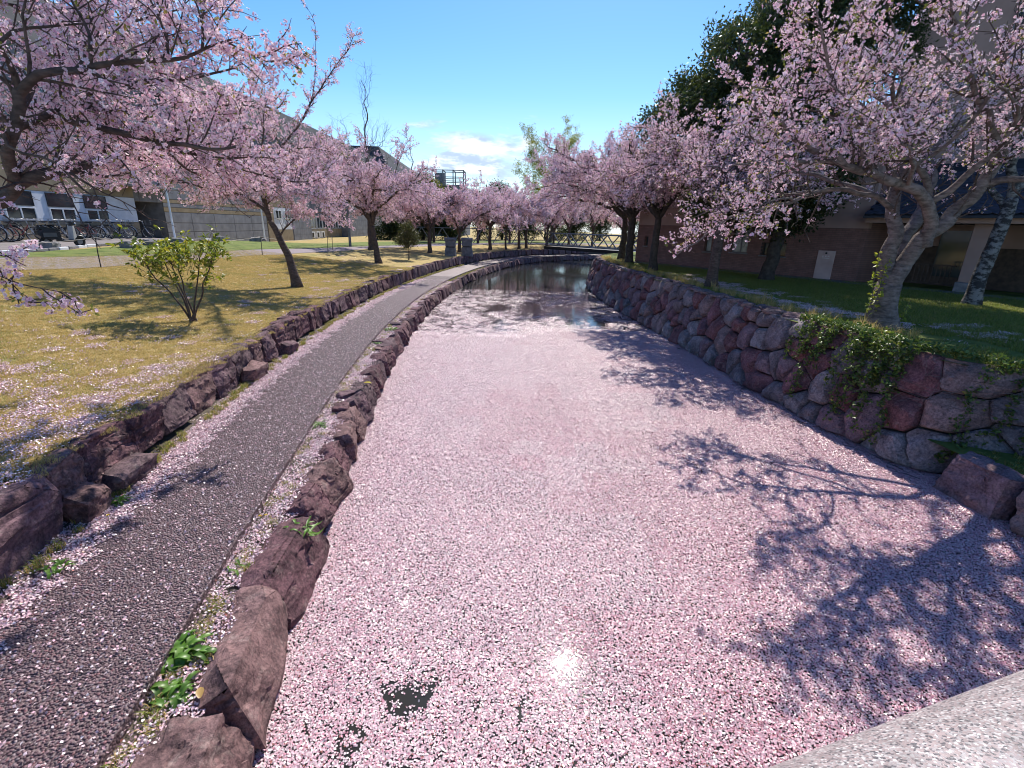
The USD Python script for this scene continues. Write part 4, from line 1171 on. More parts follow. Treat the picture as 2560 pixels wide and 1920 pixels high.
DARKLEAF = np.array([[.030, .050, .014], [.045, .065, .018], [.025, .040, .014], [.075, .085, .025]])
LPROTO = {}


def crown_points(centers, rg, n):
    """points in the outer shells of several overlapping blobs (x, y, z, radius, flattening)."""
    out = []
    c = np.array(centers, float)
    w = c[:, 3] ** 2
    for i, q in enumerate(rg.choice(len(c), n, p=w / w.sum())):
        d = rg.normal(size=3); d /= np.linalg.norm(d)
        rr = c[q, 3] * (1 - .45 * rg.random() ** 2)
        out.append(c[q, :3] + d * rr * [1, 1, .8])
    return np.array(out)


def leafy_tree(name, label, category, base, trunk_pts, r, blobs, n, seed, scale, cols=DARKLEAF, key='dark', group=None, L=.09, W=.024, mat=M_BARKDARK, nleaf=26, rad=.22):
    rg = np.random.default_rng(seed)
    base = np.array(base, float)
    o = thing(name, label, category, base, 0, group)
    P = wobble(np.array(trunk_pts, float), r * .4, rg)
    vf = knobbly(P, np.linspace(r, r * .35, len(P)) * (1 + .4 * np.exp(-np.linalg.norm(P - P[0], axis=1) / .2)), 12, rg)
    part(o, 'trunk', (vf[0] - base, vf[1]), mat, smooth=True)
    tw = []
    for b in blobs:
        c = np.array(b[:3]); s = P[np.linalg.norm(P - (c - [0, 0, b[3] * .8]), axis=1).argmin()]
        vf = tube(wobble(np.array([s, (s + c) / 2 + rg.normal(0, .1, 3), c]), .1, rg), np.linspace(max(.02, r * .3), .012, len(resample(np.array([s, (s + c) / 2, c]), .12))) if False else max(.02, r * .22), 6)
        tw.append(vf)
        for _ in range(6):
            d = rg.normal(size=3); d /= np.linalg.norm(d)
            tw.append(tube(np.array([c, c + d * b[3] * .45, c + d * b[3] * .9 + [0, 0, .1]]), [r * .12, .012, .005], 4, False))
    vf = cat(tw)
    part(o, 'branches', (vf[0] - base, vf[1]), mat, kind='stuff')
    path = str(o.GetPath()) + '/foliage'
    if key not in LPROTO:
        UsdGeom.PointInstancer.Define(stage, path)
        LPROTO[key] = [leaf_proto(f'{path}/leaf_clump_{i:03d}', nleaf, rad, L, W, cols, rg) for i in range(4)]
    pts = crown_points(blobs, rg, n)
    tag(instancer(path, LPROTO[key], rg.integers(0, 4, n), pts - base, Rotation.random(n, random_state=seed), scale * rg.uniform(.7, 1.3, n)), kind='stuff')
    return o


ev = np.random.default_rng(9)
blobs = []
for z, rr, cx in ((4.6, 2.6, 8.6), (5.6, 3.2, 8.4), (6.6, 3.7, 8.5), (7.6, 3.9, 8.7), (8.6, 3.6, 9.0), (9.6, 3.2, 9.5), (10.6, 3.0, 10.0), (11.6, 2.9, 10.5), (12.6, 2.7, 10.9), (13.6, 2.3, 11.2), (14.6, 1.6, 11.4)):
    for _ in range(int(4 + rr * 2.0)):
        a = ev.uniform(0, 6.28); q = rr * ev.uniform(.25, .85)
        blobs.append((cx + math.cos(a) * q, 18.4 + math.sin(a) * q * .8, z + ev.normal(0, .3), ev.uniform(.75, 1.2)))
leafy_tree('evergreen_tree', 'tall dark evergreen with black trunk towering behind the right cherries', 'tree', (9.28, 18.13, 1.6),
           [(9.28, 18.13, 1.5), (9.4, 18.13, 3), (9.62, 18.2, 5), (9.6, 18.2, 8), (10.3, 18.1, 13)], .24, blobs, 11000, 31, 1.25)
leafy_tree('evergreen_sapling', 'small evergreen sapling on a thin stem in front of the dark cherry trunk', 'sapling', (-6.69, 31.06, 1.1), [(-6.69, 31.06, 1.05), (-6.66, 31.06, 1.9), (-6.7, 31.1, 3.0)], .035,
           [(-6.75, 31.06, 2.2, .5), (-6.4, 31.2, 2.3, .42), (-7.1, 30.9, 2.35, .4), (-6.7, 31, 2.8, .5), (-6.75, 31.1, 3.15, .33), (-6.3, 30.9, 2.7, .35)], 260, 32, .75, cols=np.array([[.07, .08, .03], [.10, .10, .035], [.05, .06, .022]]), key='sapling')
hedge_cols = np.array([[.035, .05, .018], [.05, .06, .02], [.06, .07, .022]])
for i, (x, y, h) in enumerate([(-16, 66, 4.6), (-12.5, 68, 4.2), (-9.2, 70, 5.0), (-5.5, 76, 8.4), (-2.2, 80, 8.8), (1.5, 82, 8.0), (5, 86, 7.2), (10, 88, 6.6), (15, 90, 7.0), (21, 90, 7.4), (28, 88, 7.6), (-14, 80, 8.2)]):
    rg = np.random.default_rng(400 + i)
    bl = [(x + rg.normal(0, 1.2), y + rg.normal(0, .8), 1.0 + h * q, rg.uniform(1.1, 1.7)) for q in (.15, .3, .45, .5, .6, .7, .85)]
    leafy_tree('background_tree', 'dark evergreen tree half hidden behind the far cherries', 'tree', (x, y, 1.0), [(x, y, .9), (x, y, 1 + h * .4), (x, y, 1 + h * .8)], .18, bl, 420, 410 + i, 2.6, key='dark', group='evergreens behind the far cherries')
yg = np.array([[.20, .20, .035], [.16, .18, .04], [.25, .23, .05]])
leafy_tree('spring_tree', 'yellow-green tree in young leaf between the roof railing and the cherries', 'tree', (-10.5, 62, 1.1), [(-10.5, 62, 1), (-10.4, 62, 4), (-10.4, 62, 7)], .16,
           [(-10.4, 62, 7.6, 1.0), (-9.6, 62, 6.6, 1.1), (-11.0, 62, 8.4, .8), (-10.2, 62, 5.6, 1.2)], 420, 61, 1.6, cols=yg, key='yellow')


def bare_tree(name, label, base, height, spread, seed, r=.16, n=14, leaf=None, mat=M_BARK, droop=0.0):
    rg = np.random.default_rng(seed)
    base = np.array(base, float)
    o = thing(name, label, 'tree', base)
    P = wobble(np.array([base - [0, 0, .1], base + [0.1, 0, height * .25], base + [.0, 0, height * .5], base + [.1, 0, height * .75], base + [0, 0, height]]), .4, rg, .4)
    vf = knobbly(P, np.linspace(r, .02, len(P)), 9, rg)
    part(o, 'trunk', (vf[0] - base, vf[1]), mat, smooth=True)
    limbs, ms = [], []
    for i in range(n):
        u = rg.uniform(.28, .9)
        s = P[int(u * (len(P) - 1))]
        a = rg.uniform(0, 6.28); q = spread * .5 * rg.uniform(.5, 1.0) * (1.15 - u * .6)
        e = s + [math.cos(a) * q, math.sin(a) * q, height * rg.uniform(.12, .3)]
        Q = wobble(np.array([s, s + (e - s) * [.6, .6, .4], e]), .35, rg, .3)
        limbs.append((Q, r * .4 * (1.1 - u), .01))
        ms.append(tube(Q, np.linspace(max(.02, r * .4 * (1.1 - u)), .012, len(Q)), 5, False))
    br, pts = sprout(limbs, rg, sp1=.35, sp2=.25, l1=(.6, 1.8), l2=(.3, .8), up=.3, sides1=4, droop=droop, bl=.25)
    vf = cat(ms + br)
    part(o, 'branches', (vf[0] - base, vf[1]), mat, kind='stuff')
    if leaf:
        k = rg.choice(len(pts), min(leaf, len(pts)), replace=False)
        path = str(o.GetPath()) + '/young_leaves'
        if 'willow' not in LPROTO:
            UsdGeom.PointInstancer.Define(stage, path)
            LPROTO['willow'] = [leaf_proto(f'{path}/leaf_sprig_{i:03d}', 10, .12, .09, .012, np.array([[.36, .36, .07], [.30, .32, .07], [.42, .40, .09]]), rg) for i in range(3)]
        tag(instancer(path, LPROTO['willow'], rg.integers(0, 3, len(k)), pts[k] - base, Rotation.random(len(k), random_state=seed), 2.8 * rg.uniform(.7, 1.3, len(k))), kind='stuff')
    return o


bare_tree('bare_tree', 'tall bare tree with thin grey twigs rising above the second lawn cherry', (-13.2, 46, 1.3), 13.2, 7.5, 51, r=.17, n=18, mat=M_BARKGREY)
bare_tree('bare_tree', 'smaller bare tree showing over the blossom beside the roof railing', (-10.6, 52, 1.2), 9.6, 5.5, 52, r=.13, n=12, mat=M_BARKGREY)
bare_tree('willow_tree', 'tall willow with thin yellow-green spring leaves at the end of the canal', (5.0, 72, 1.0), 13.6, 13.5, 53, r=.3, n=26, leaf=5200, droop=.3)

# mottled trunk by the porch
rg = np.random.default_rng(58)
mb = np.array([12.02, 12.75, 1.6])
mt = [([mb + [.15, 0, 2.6], mb + [-.4, -.3, 3.6], mb + [-1.2, -.9, 4.6], mb + [-2.0, -1.4, 5.4]], .11, .02), ([mb + [.15, 0, 2.6], mb + [.5, 0, 3.8], mb + [.7, .2, 5.4]], .11, .03),
      ([mb + [.1, 0, 2.3], mb + [-.5, .5, 3.4], mb + [-1.4, .9, 4.4], mb + [-2.2, 1.3, 5.4]], .08, .02), ([mb + [.5, 0, 3.8], mb + [-.1, -.9, 4.7], mb + [-.7, -1.6, 5.6]], .06, .015)]
flower_tree('old tree with mottled black and white bark in front of the porch', mt, ([mb, mb + [.02, 0, 1.0], mb + [.12, 0, 2.0], mb + [.15, 0, 2.6]], .17, .14), rg, mat=M_BARKMOTTLE, scale=1.2, leafy=.3, sp1=.2, sp2=.15, start=.35, bl=.09, maxpts=3500, name='mottled_tree', cluster_cat='tree')

# ------------------------------------------------------------------ buildings
M_CONC = mat_noise('concrete_grey', (0.12, 0.122, 0.135), (0.20, 0.20, 0.22), 2.2, 0.85, 0.25, 40)
M_CONC2 = mat_noise('concrete_panel', (0.14, 0.145, 0.165), (0.215, 0.22, 0.245), 1.3, 0.85, 0.2, 40)
M_TAN = mat_noise('tan_render', (0.20, 0.155, 0.10), (0.28, 0.225, 0.15), 1.6, 0.9, 0.2, 40)
M_WHITE = mat_noise('white_panel', (0.46, 0.48, 0.53), (0.62, 0.64, 0.69), 1.2, 0.7, 0.1, 30)
M_DARKROOF = mat_noise('dark_cladding', (0.03, 0.033, 0.042), (0.055, 0.058, 0.07), 1.1, 0.8, 0.1, 30, spec=.15)
M_DARK = mat_plain('dark_recess', (0.02, 0.02, 0.022), .8)
M_ALU = mat_plain('white_aluminium', (0.72, 0.73, 0.75), .4)
M_STEEL = mat_plain('galvanised_steel', (0.17, 0.175, 0.19), .6, .2)
M_BLACK = mat_plain('black_paint', (0.018, 0.018, 0.02), .35)
M_RUBBER = mat_plain('rubber', (0.02, 0.02, 0.02), .8)
M_CHROME = mat_plain('chrome', (0.38, 0.38, 0.40), .35, .9)
M_GLASS = usdkit.material(stage, LOOKS + '/window_glass', {
    'n': ('noise_texture', {'scale': .7, 'detail': 3.0}), 'g': ('geometry', {}), 'r': ('rgb_ramp', {'ramp': [(.3, (.012, .016, .02)), (.7, (.05, .06, .065))]}),
    'p': ('principled_bsdf', {'roughness': 0.06, 'specular_ior_level': 0.6})}, [('g.position', 'n.vector'), ('n.fac', 'r.fac'), ('r.color', 'p.base_color')], surface='p.BSDF')
M_CURTAIN = usdkit.material(stage, LOOKS + '/curtained_glass', {
    'n': ('noise_texture', {'scale': 5.0, 'detail': 4.0}), 'g': ('geometry', {}), 'r': ('rgb_ramp', {'ramp': [(.3, (.20, .23, .24)), (.7, (.42, .46, .46))]}),
    'p': ('principled_bsdf', {'roughness': 0.08, 'specular_ior_level': 0.6})}, [('g.position', 'n.vector'), ('n.fac', 'r.fac'), ('r.color', 'p.base_color')], surface='p.BSDF')
M_PLASTER = mat_noise('pink_plaster', (0.30, 0.20, 0.175), (0.37, 0.25, 0.22), 1.2, 0.9, 0.25, 60)
M_BRICK = usdkit.material(stage, LOOKS + '/brown_brick', {
    'tc': ('texture_coordinate', {}), 's': ('separate_xyz', {}), 'c': ('combine_xyz', {}),
    'b': ('brick_texture', {'scale': 1.0, 'brick_width': .22, 'row_height': .068, 'mortar_size': .006, 'mortar_smooth': .3, 'color1': (.185, .095, .085), 'color2': (.225, .12, .105), 'mortar': (.10, .07, .066), 'bias': 0.0}),
    'n': ('noise_texture', {'scale': 3.0, 'detail': 6.0}), 'nr': ('rgb_ramp', {'ramp': [(.3, (.8, .8, .8)), (.7, (1.1, 1.1, 1.1))]}), 'm': ('mix', {'mix_type': 'multiply', 'fac': 1.0}),
    'bu': ('bump', {'strength': .6, 'distance': .01, 'invert': True}), 'p': ('principled_bsdf', {'roughness': .85})},
    [('tc.object', 's.vector'), ('s.x', 'c.x'), ('s.z', 'c.y'), ('c.vector', 'b.vector'), ('tc.object', 'n.vector'), ('n.fac', 'nr.fac'), ('b.color', 'm.color1'), ('nr.color', 'm.color2'), ('m.color', 'p.base_color'),
     ('b.fac', 'bu.height'), ('bu.normal', 'p.normal')], surface='p.BSDF')
M_TILE = mat_noise('blue_roof_tile', (0.03, 0.036, 0.055), (0.06, 0.068, 0.1), 8, 0.6, 0.2, 30, coord='pos', spec=.25)
M_STONE = mat_noise('grey_stone', (0.13, 0.125, 0.13), (0.23, 0.22, 0.23), 5, 0.85, 0.4, 40)
M_WOOD = mat_noise('dark_timber', (0.05, 0.035, 0.03), (0.10, 0.07, 0.055), 6, .7, .3, 30)
M_ROPE = mat_plain('rope', (0.55, 0.52, 0.48), .8)
M_GRANITE = usdkit.material(stage, LOOKS + '/pink_granite', {
    'g': ('geometry', {}), 'v': ('voronoi_texture', {'scale': 430.0}), 's': ('separate_color', {}),
    'r': ('rgb_ramp', {'ramp': [(0, (.10, .09, .10)), (.16, (.13, .12, .13)), (.22, (.30, .24, .24)), (.5, (.37, .29, .29)), (.75, (.32, .29, .30)), (.9, (.46, .43, .43)), (1, (.66, .64, .64))]}),
    'n': ('noise_texture', {'scale': 40.0, 'detail': 4.0}), 'nr': ('rgb_ramp', {'ramp': [(.35, (.72, .72, .72)), (.65, (1.05, 1.05, 1.05))]}), 'm': ('mix', {'mix_type': 'multiply', 'fac': 1.0}),
    'b': ('bump', {'strength': .25, 'distance': .003}), 'p': ('principled_bsdf', {'roughness': .5, 'specular_ior_level': .45})},
    [('g.position', 'v.vector'), ('v.color', 's.color'), ('s.r', 'r.fac'), ('g.position', 'n.vector'), ('n.fac', 'nr.fac'), ('r.color', 'm.color1'), ('nr.color', 'm.color2'), ('m.color', 'p.base_color'),
     ('v.distance', 'b.height'), ('b.normal', 'p.normal')], surface='p.BSDF')


def bevel_box(x0, x1, y0, y1, z0, z1, c=.01):
    b = box(x0, x1, y0, y1, z0, z1)
    pts = []
    ctr, hf = np.array([(x0 + x1) / 2, (y0 + y1) / 2, (z0 + z1) / 2]), np.array([x1 - x0, y1 - y0, z1 - z0]) / 2
    c = min(c, *(hf * .45))
    for s in np.ndindex(2, 2, 2):
        g = np.array(s) * 2 - 1
        for k in range(3):
            q = hf.copy() - c; q[k] = hf[k]
            pts.append(ctr + g * q)
    return trimesh.convex.convex_hull(np.array(pts))


# --- long concrete building on the left; its front stands in the plane x = -24
cb = thing('concrete_building', 'long grey and tan concrete building with white window band behind the left cherries', 'building')
X = -24.0
core = [box(-40, X, 2, 32, 1.2, 11), box(-40, X - 2.8, 32, 34.5, 1.2, 11), box(-40, X, 34.5, 48.6, 1.0, 11), box(-40, X, 48.6, 59, 1.0, 11), box(-40, X - 1.0, 59, 72, 1.0, 11), box(-40, X, 72, 92, .8, 11), box(X - 2.8, X, 32, 34.5, 4.18, 11)]
part(cb, 'wall', cat(core), M_CONC)
for tb in ([box(X, X + .04, 2, 31.98, 4.36, 6.3), box(X, X + .05, 2, 31.98, 2.0, 2.9), box(X, X + .06, 48.62, 50.0, 1.2, 5.2), box(X, X + .05, 50.02, 53.9, 1.2, 2.35), box(X, X + .05, 50.02, 54.6, 4.5, 5.3), box(X - 1.0, X - .94, 59.1, 71.9, 1.2, 2.3)]):
    part(cb, 'tan_fascia', tb, M_TAN)
for z0, z1 in ((3.62, 3.9), (4.2, 4.42)):
    part(cb, 'tan_band', box(X, X + .05, 34.5, 48.58, z0, z1), M_TAN)
part(cb, 'joint_backing', box(X, X + .012, 34.5, 48.6, 1.03, 10.95), M_DARK)
rows = [(6.92, 7.52), (7.54, 8.14), (8.16, 8.76), (8.78, 9.38), (9.4, 10.0), (10.02, 10.62), (1.04, 1.64), (1.66, 2.26), (2.28, 2.88), (2.90, 3.60), (3.92, 4.18), (4.44, 5.04), (5.06, 5.66), (5.68, 6.28), (6.30, 6.9)]
for z0, z1 in rows:
    for y0 in np.arange(34.52, 48.5, 2.8):
        part(cb, 'panel', bevel_box(X, X + .045, y0, y0 + 2.76, z0 + .008, z1 - .008, .008), M_CONC2)
for z0, z1 in [(1.1, 1.75), (1.77, 2.4), (2.42, 3.05), (3.07, 3.7), (3.72, 4.4)]:
    for y0 in np.arange(54.2, 58.7, 1.6):
        part(cb, 'panel', bevel_box(X, X + .045, y0, y0 + 1.57, z0, z1, .008), M_CONC2)
    for y0 in np.arange(72.0, 91.5, 3.3):
        part(cb, 'panel', bevel_box(X, X + .045, y0, y0 + 3.27, z0 - .2, z1 - .22, .008), M_CONC2)
part(cb, 'plinth_joint', box(X, X + .02, 34.5, 48.6, .9, 1.03), M_DARK)


def frame_window(parent, y0, y1, z0, z1, x, pane, frame, mull=1, d=.07, w=.05):
    fr = [box(x, x + d, y0, y1, z0, z0 + w), box(x, x + d, y0, y1, z1 - w, z1), box(x, x + d, y0, y0 + w, z0 + w, z1 - w), box(x, x + d, y1 - w, y1, z0 + w, z1 - w)]
    for i in range(mull):
        ym = y0 + (y1 - y0) * (i + 1) / (mull + 1)
        fr.append(box(x, x + d - .004, ym - w * .6, ym + w * .6, z0 + w, z1 - w))
    wn = part(parent, 'window', cat(fr), frame)
    part(wn, 'pane', box(x + .01, x + .03, y0 + w, y1 - w, z0 + w, z1 - w), pane)
    return wn


part(cb, 'window_band', box(X, X + .02, 2, 29.58, 2.92, 4.34), M_WHITE)
part(cb, 'white_panel', bevel_box(X, X + .04, 29.62, 31.97, 2.92, 3.58), M_WHITE)
part(cb, 'white_panel', bevel_box(X, X + .04, 29.62, 31.97, 3.6, 4.34), M_WHITE)
for y0 in (17.1, 19.3, 21.5, 23.7, 25.97, 28.2):
    frame_window(cb, y0, y0 + 1.52, 2.97, 3.56, X + .02, M_GLASS, M_ALU)
    frame_window(cb, y0, y0 + 1.52, 3.62, 4.3, X + .02, M_GLASS, M_BLACK, 0, .05, .03)
for y0 in np.arange(8.3, 31, 2.2):
    for z0 in (6.6, 9.0):
        frame_window(cb, y0, y0 + 1.55, z0, z0 + 1.35, X, M_GLASS, M_ALU)
part(cb, 'white_wall', box(X, X + .04, 50.02, 53.9, 2.37, 4.45), M_WHITE)
for y0 in (50.4, 52.3):
    frame_window(cb, y0, y0 + 1.2, 3.4, 4.2, X + .04, M_GLASS, M_ALU)
for y0 in np.arange(59.4, 71, 1.9):
    frame_window(cb, y0, y0 + 1.7, 2.4, 3.9, X - 1.0, M_GLASS, M_ALU, 1)
part(cb, 'awning', bevel_box(X, X + 1.2, 29.2, 34.8, 4.98, 5.12), M_STEEL)
part(cb, 'entrance_door', box(X - 2.78, X - 2.74, 32.2, 34.3, 1.5, 3.9), M_DARK)
for y0 in np.arange(8, 92, 4.2):            # leaning dark cladding under the eaves
    y1 = y0 + 4.17
    h0 = 11.0
    v = np.array([[X + .25, y0, h0], [X + .25, y1, h0], [X - 1.2, y1, 14.1], [X - 1.2, y0, 14.1], [X - .1, y0, h0], [X - .1, y1, h0], [X - 1.6, y1, 14.1], [X - 1.6, y0, 14.1]])
    part(cb, 'roof_panel', trimesh.convex.convex_hull(v), M_DARKROOF)
part(cb, 'roof', cat([box(-40, X - 1.6, 2, 92.2, 11.0, 13.9)]), M_DARKROOF)
for y0 in (60, 61.6, 63.2):
    ac = thing('outdoor_unit', ('white outdoor air conditioner unit nearest the grey panels', 'white outdoor air conditioner unit between two others under the windows', 'white outdoor air conditioner unit farthest along the wall')[int((y0 - 60) / 1.6 + .5)], 'air conditioner', (X - .4, y0, 1.25), 0, 'outdoor units by the wall')
    part(ac, 'casing', bevel_box(-.18, .18, -.42, .42, .06, .78, .02), M_ALU)
    part(ac, 'grille', cat([box(.18, .195, -.36 + i * .09, -.30 + i * .09, .14, .7) for i in range(6)]), M_BLACK)
    part(ac, 'foot', cat([box(-.18, .18, -.35, -.3, 0, .06), box(-.18, .18, .3, .35, 0, .06)]), M_BLACK)
# the hall behind and the terrace frame
hall = thing('rear_hall', 'dark sloping hall roof descending behind the bare trees', 'building')
part(hall, 'wall', box(-46, X, 98, 150, .9, 13), M_CONC)
part(hall, 'roof', trimesh.convex.convex_hull(np.array([[X + .3, 97, 12.5], [X + .3, 152, 12.5], [X - 2.5, 100, 17], [X - 2.5, 150, 15.6], [-46, 97, 12.5], [-46, 152, 12.5], [-40, 100, 17], [-40, 150, 15.6]])), M_DARKROOF)
blk = thing('terrace_block', 'far grey block carrying an open steel railing frame on its roof', 'building')
part(blk, 'wall', box(-30, -10.2, 100, 112, .9, 10.6), M_CONC)
for x0 in np.arange(-29, -11, 3.0):
    wn = part(blk, 'window', cat([box(x0, x0 + 2, 99.9, 100, 3.0, 3.1), box(x0, x0 + 2, 99.9, 100, 5.0, 5.1), box(x0, x0 + .1, 99.9, 100, 3.1, 5.0), box(x0 + 1.9, x0 + 2, 99.9, 100, 3.1, 5.0)]), M_ALU)
    part(wn, 'pane', box(x0 + .1, x0 + 1.9, 99.94, 99.97, 3.1, 5.0), M_GLASS)
fr = []
for x in (-16.4, -14.4, -12.4, -10.4):
    for y in (100.3, 104):
        fr.append(box(x - .09, x + .09, y - .09, y + .09, 10.6, 13.3))
    fr.append(box(x - .07, x + .07, 100.3, 104, 13.14, 13.28))
for y in (100.3, 104):
    for z in (13.2, 12.0, 11.3):
        fr.append(box(-16.4, -10.4, y - .07, y + .07, z - .07, z + .07))
fr.append(box(-16, -14.2, 101.5, 103, 10.6, 12.8))
part(blk, 'roof_frame', cat(fr), M_STEEL)

# --- brick building on the right, front from B to A
Bx, By, ang = 6.55, 26.8, math.atan2(-.828, .5607)
bb = thing('brick_building', 'brown brick building with pink plaster upper wall and tiled porch on the right', 'building', (Bx, By, 0), ang)
holes = [(5.42, 6.2, 2.4, 3.95), (4.05, 4.42, 2.36, 3.13), (.4, .66, 2.46, 2.93), (7.53, 7.9, 3.22, 3.78), (6.85, 7.2, 3.22, 3.75), (7.48, 7.87, 2.35, 2.89), (6.82, 7.18, 2.36, 2.88)]


def wall_sheet(x0, x1, z0, z1, thick, y=0.0):
    pg = shapely.box(x0, z0, x1, z1)
    for a, b, c, d in holes:
        pg = pg.difference(shapely.box(a, c, b, d))
    mm = [trimesh.creation.extrude_polygon(g, thick, engine='earcut') for g in (pg.geoms if hasattr(pg, 'geoms') else [pg])]
    v, f = cat(mm)
    return np.column_stack([v[:, 0], y + thick - v[:, 2], v[:, 1]]), f[:, ::1]


part(bb, 'brick_wall', wall_sheet(-.1, 10.6, 1.45, 3.47, .25), M_BRICK)
part(bb, 'plaster_wall', wall_sheet(-.1, 10.6, 3.49, 6.8, .24, .02), M_PLASTER)
part(bb, 'belt', box(-.12, 10.62, -.012, .1, 3.455, 3.492), M_BRICK)
part(bb, 'soldier_course', box(-.1, 10.6, -.012, .05, 2.1, 2.2), M_BRICK)
part(bb, 'side_wall', cat([box(10.35, 10.6, .26, 2.6, 1.45, 6.8), box(-.1, .15, .26, 9, 1.45, 6.8), box(-.1, 10.6, 8.8, 9, 1.45, 6.8)]), M_BRICK)
part(bb, 'inside', box(.3, 10.2, .6, .7, 1.5, 6.6), M_DARK)
for i, (a, b, c, d) in enumerate(holes):
    w = .035
    fr = [box(a, b, .15, .2, c, c + w), box(a, b, .15, .2, d - w, d), box(a, a + w, .15, .2, c + w, d - w), box(b - w, b, .15, .2, c + w, d - w)]
    if i == 0:
        fr += [box((a + b) / 2 - .02, (a + b) / 2 + .02, .14, .19, c + w, d - w), box(a + w, b - w, .145, .185, c + .95, c + .99)]
    wn = part(bb, 'window', cat(fr), M_WOOD if i else M_STEEL)
    part(wn, 'pane', box(a + w, b - w, .17, .18, c + w, d - w), M_CURTAIN if i in (0, 1) else M_GLASS)
    part(wn, 'sill', bevel_box(a - .05, b + .05, -.06, .14, c - .05, c - .002, .008), M_STONE)
M_HATCH = mat_plain('hatch_paint', (.50, .37, .36), .5)
ht = part(bb, 'service_hatch', bevel_box(9.13, 9.74, -.03, .02, 1.62, 2.67, .006), M_HATCH)
part(ht, 'knob', trimesh.creation.cylinder(.035, .02, transform=trimesh.transformations.rotation_matrix(math.pi / 2, [1, 0, 0], [0, 0, 0])).apply_translation([9.43, -.04, 2.58]), M_BLACK)
g = []
for cx in (9.335, 9.435, 9.535):            # three small white characters over a short line
    g += [box(cx - .028, cx + .028, -.034, -.031, 2.478, 2.485), box(cx - .004, cx + .004, -.034, -.031, 2.44, 2.477), box(cx - .03, cx - .02, -.034, -.031, 2.435, 2.47), box(cx + .02, cx + .028, -.034, -.031, 2.435, 2.465), box(cx - .024, cx + .024, -.034, -.031, 2.455, 2.461)]
g += [box(9.31, 9.57, -.034, -.031, 2.39, 2.405)]
part(ht, 'lettering', cat(g), M_ALU)
part(bb, 'porch_wall', cat([box(10.6, 21, 2.6, 2.8, 2.95, 6)]), M_PLASTER)
part(bb, 'porch_dado', box(10.6, 21, 2.55, 2.8, 1.5, 2.95), M_WOOD)
part(bb, 'porch_window', box(12.0, 13.2, 2.52, 2.56, 1.9, 3.5), M_GLASS)
part(bb, 'lattice', cat([box(12.1 + i * .12, 12.13 + i * .12, .5, .53, 1.8, 2.35) for i in range(9)] + [box(12.05, 13.2, .49, .54, 2.35, 2.39), box(12.05, 13.2, .49, .54, 1.76, 1.8)]), M_WOOD)
for s in (13.45, 16.9):
    col = part(bb, 'porch_column', bevel_box(s, s + .52, .0, .5, 1.92, 3.68, .012), M_PLASTER)
    part(col, 'base', bevel_box(s - .05, s + .57, -.05, .55, 1.5, 1.92, .02), M_STONE)
part(bb, 'eave_beam', box(10.6, 21, -.35, -.2, 3.68, 3.9), M_PLASTER)
part(bb, 'porch_ceiling', box(10.6, 21, -.2, 2.6, 3.69, 3.74), M_WOOD)
sl = math.atan2(1.9, 3.3)
e0, z0 = -.6, 3.93
part(bb, 'porch_roof', trimesh.convex.convex_hull(np.array([[a, b, c] for a in (10.6, 21) for b, c in ((e0, z0 - .03), (e0, z0 - .10), (e0 + 3.3, z0 + 1.87), (e0 + 3.3, z0 + 1.6))])), M_DARKROOF)
ca, sa = math.cos(sl), math.sin(sl)
wdt, exp = .30, .20
for r in range(14):
    for c in range(20):
        x = 10.75 + c * wdt + (r % 2) * wdt / 2
        a = np.linspace(math.pi, 2 * math.pi, 6)
        prof = [(x + wdt * .5 * math.cos(q) * .97, .10 + .10 * math.sin(q)) for q in a] + [(x + wdt * .485, .3), (x - wdt * .485, .3)]
        t3 = []
        for px, pv in prof:
            for up in (.0, .018):
                v_ = r * exp + pv - .02
                lift = .022 * (1 - pv / .3) + up
                t3.append([px, e0 + v_ * ca - lift * sa, z0 + v_ * sa + lift * ca])
        part(bb, 'roof_tile', trimesh.convex.convex_hull(np.array(t3)), M_TILE)
part(bb, 'upper_block', cat([box(9.4, 23, 2.8, 13, 4.2, 13.4)]), M_PLASTER)
part(bb, 'upper_cornice', cat([box(9.3, 23.1, 2.7, 13.1, 13.4, 13.7), box(9.38, 23, 2.77, 2.8, 8.2, 8.5)]), M_STONE)
for s in (12.2, 15.4, 18.6):
    wn = part(bb, 'window', cat([box(s, s + 1.4, 2.74, 2.8, 9.4, 9.47), box(s, s + 1.4, 2.74, 2.8, 11.2, 11.27), box(s, s + .07, 2.74, 2.8, 9.47, 11.2), box(s + 1.33, s + 1.4, 2.74, 2.8, 9.47, 11.2)]), M_STEEL)
    part(wn, 'pane', box(s + .07, s + 1.33, 2.76, 2.78, 9.47, 11.2), M_GLASS)
part(bb, 'main_roof', trimesh.convex.convex_hull(np.array([[-.6, -.5, 6.8], [10.9, -.5, 6.8], [-.6, 9.5, 6.8], [10.9, 9.5, 6.8], [3.0, 4.5, 8.4], [10.9, 4.5, 8.4], [-.6, -.5, 6.95], [10.9, -.5, 6.95]])), M_DARKROOF)
part(bb, 'apron', box(-.3, 21, -.75, -.02, 1.4, 1.625), M_STONE)

# ------------------------------------------------------------------ road, kerb, rope fence, poles on the left
rl = np.array([[-19.5, 6.5], [-16.4, 11.5], [-14.3, 14.3], [-13.57, 17.9], [-13.0, 23.5], [-11.66, 29.2], [-9.9, 42.4], [-4.8, 54.4], [6, 64], [30, 74]])
rr_ = np.array([[-22, 9.5], [-18.6, 14.2], [-16.6, 16.8], [-15.5, 20.4], [-14.5, 26.1], [-12.9, 32.2], [-11.6, 48], [-6.0, 59.0], [6, 68.5], [30, 79]])
A_, B_ = resample(rl, .5), None
s_ = np.linspace(0, 1, 120)


def along(Pn):
    t = np.r_[0, np.cumsum(np.linalg.norm(np.diff(Pn, axis=0), axis=1))]
    return CubicSpline(t / t[-1], Pn)(s_)


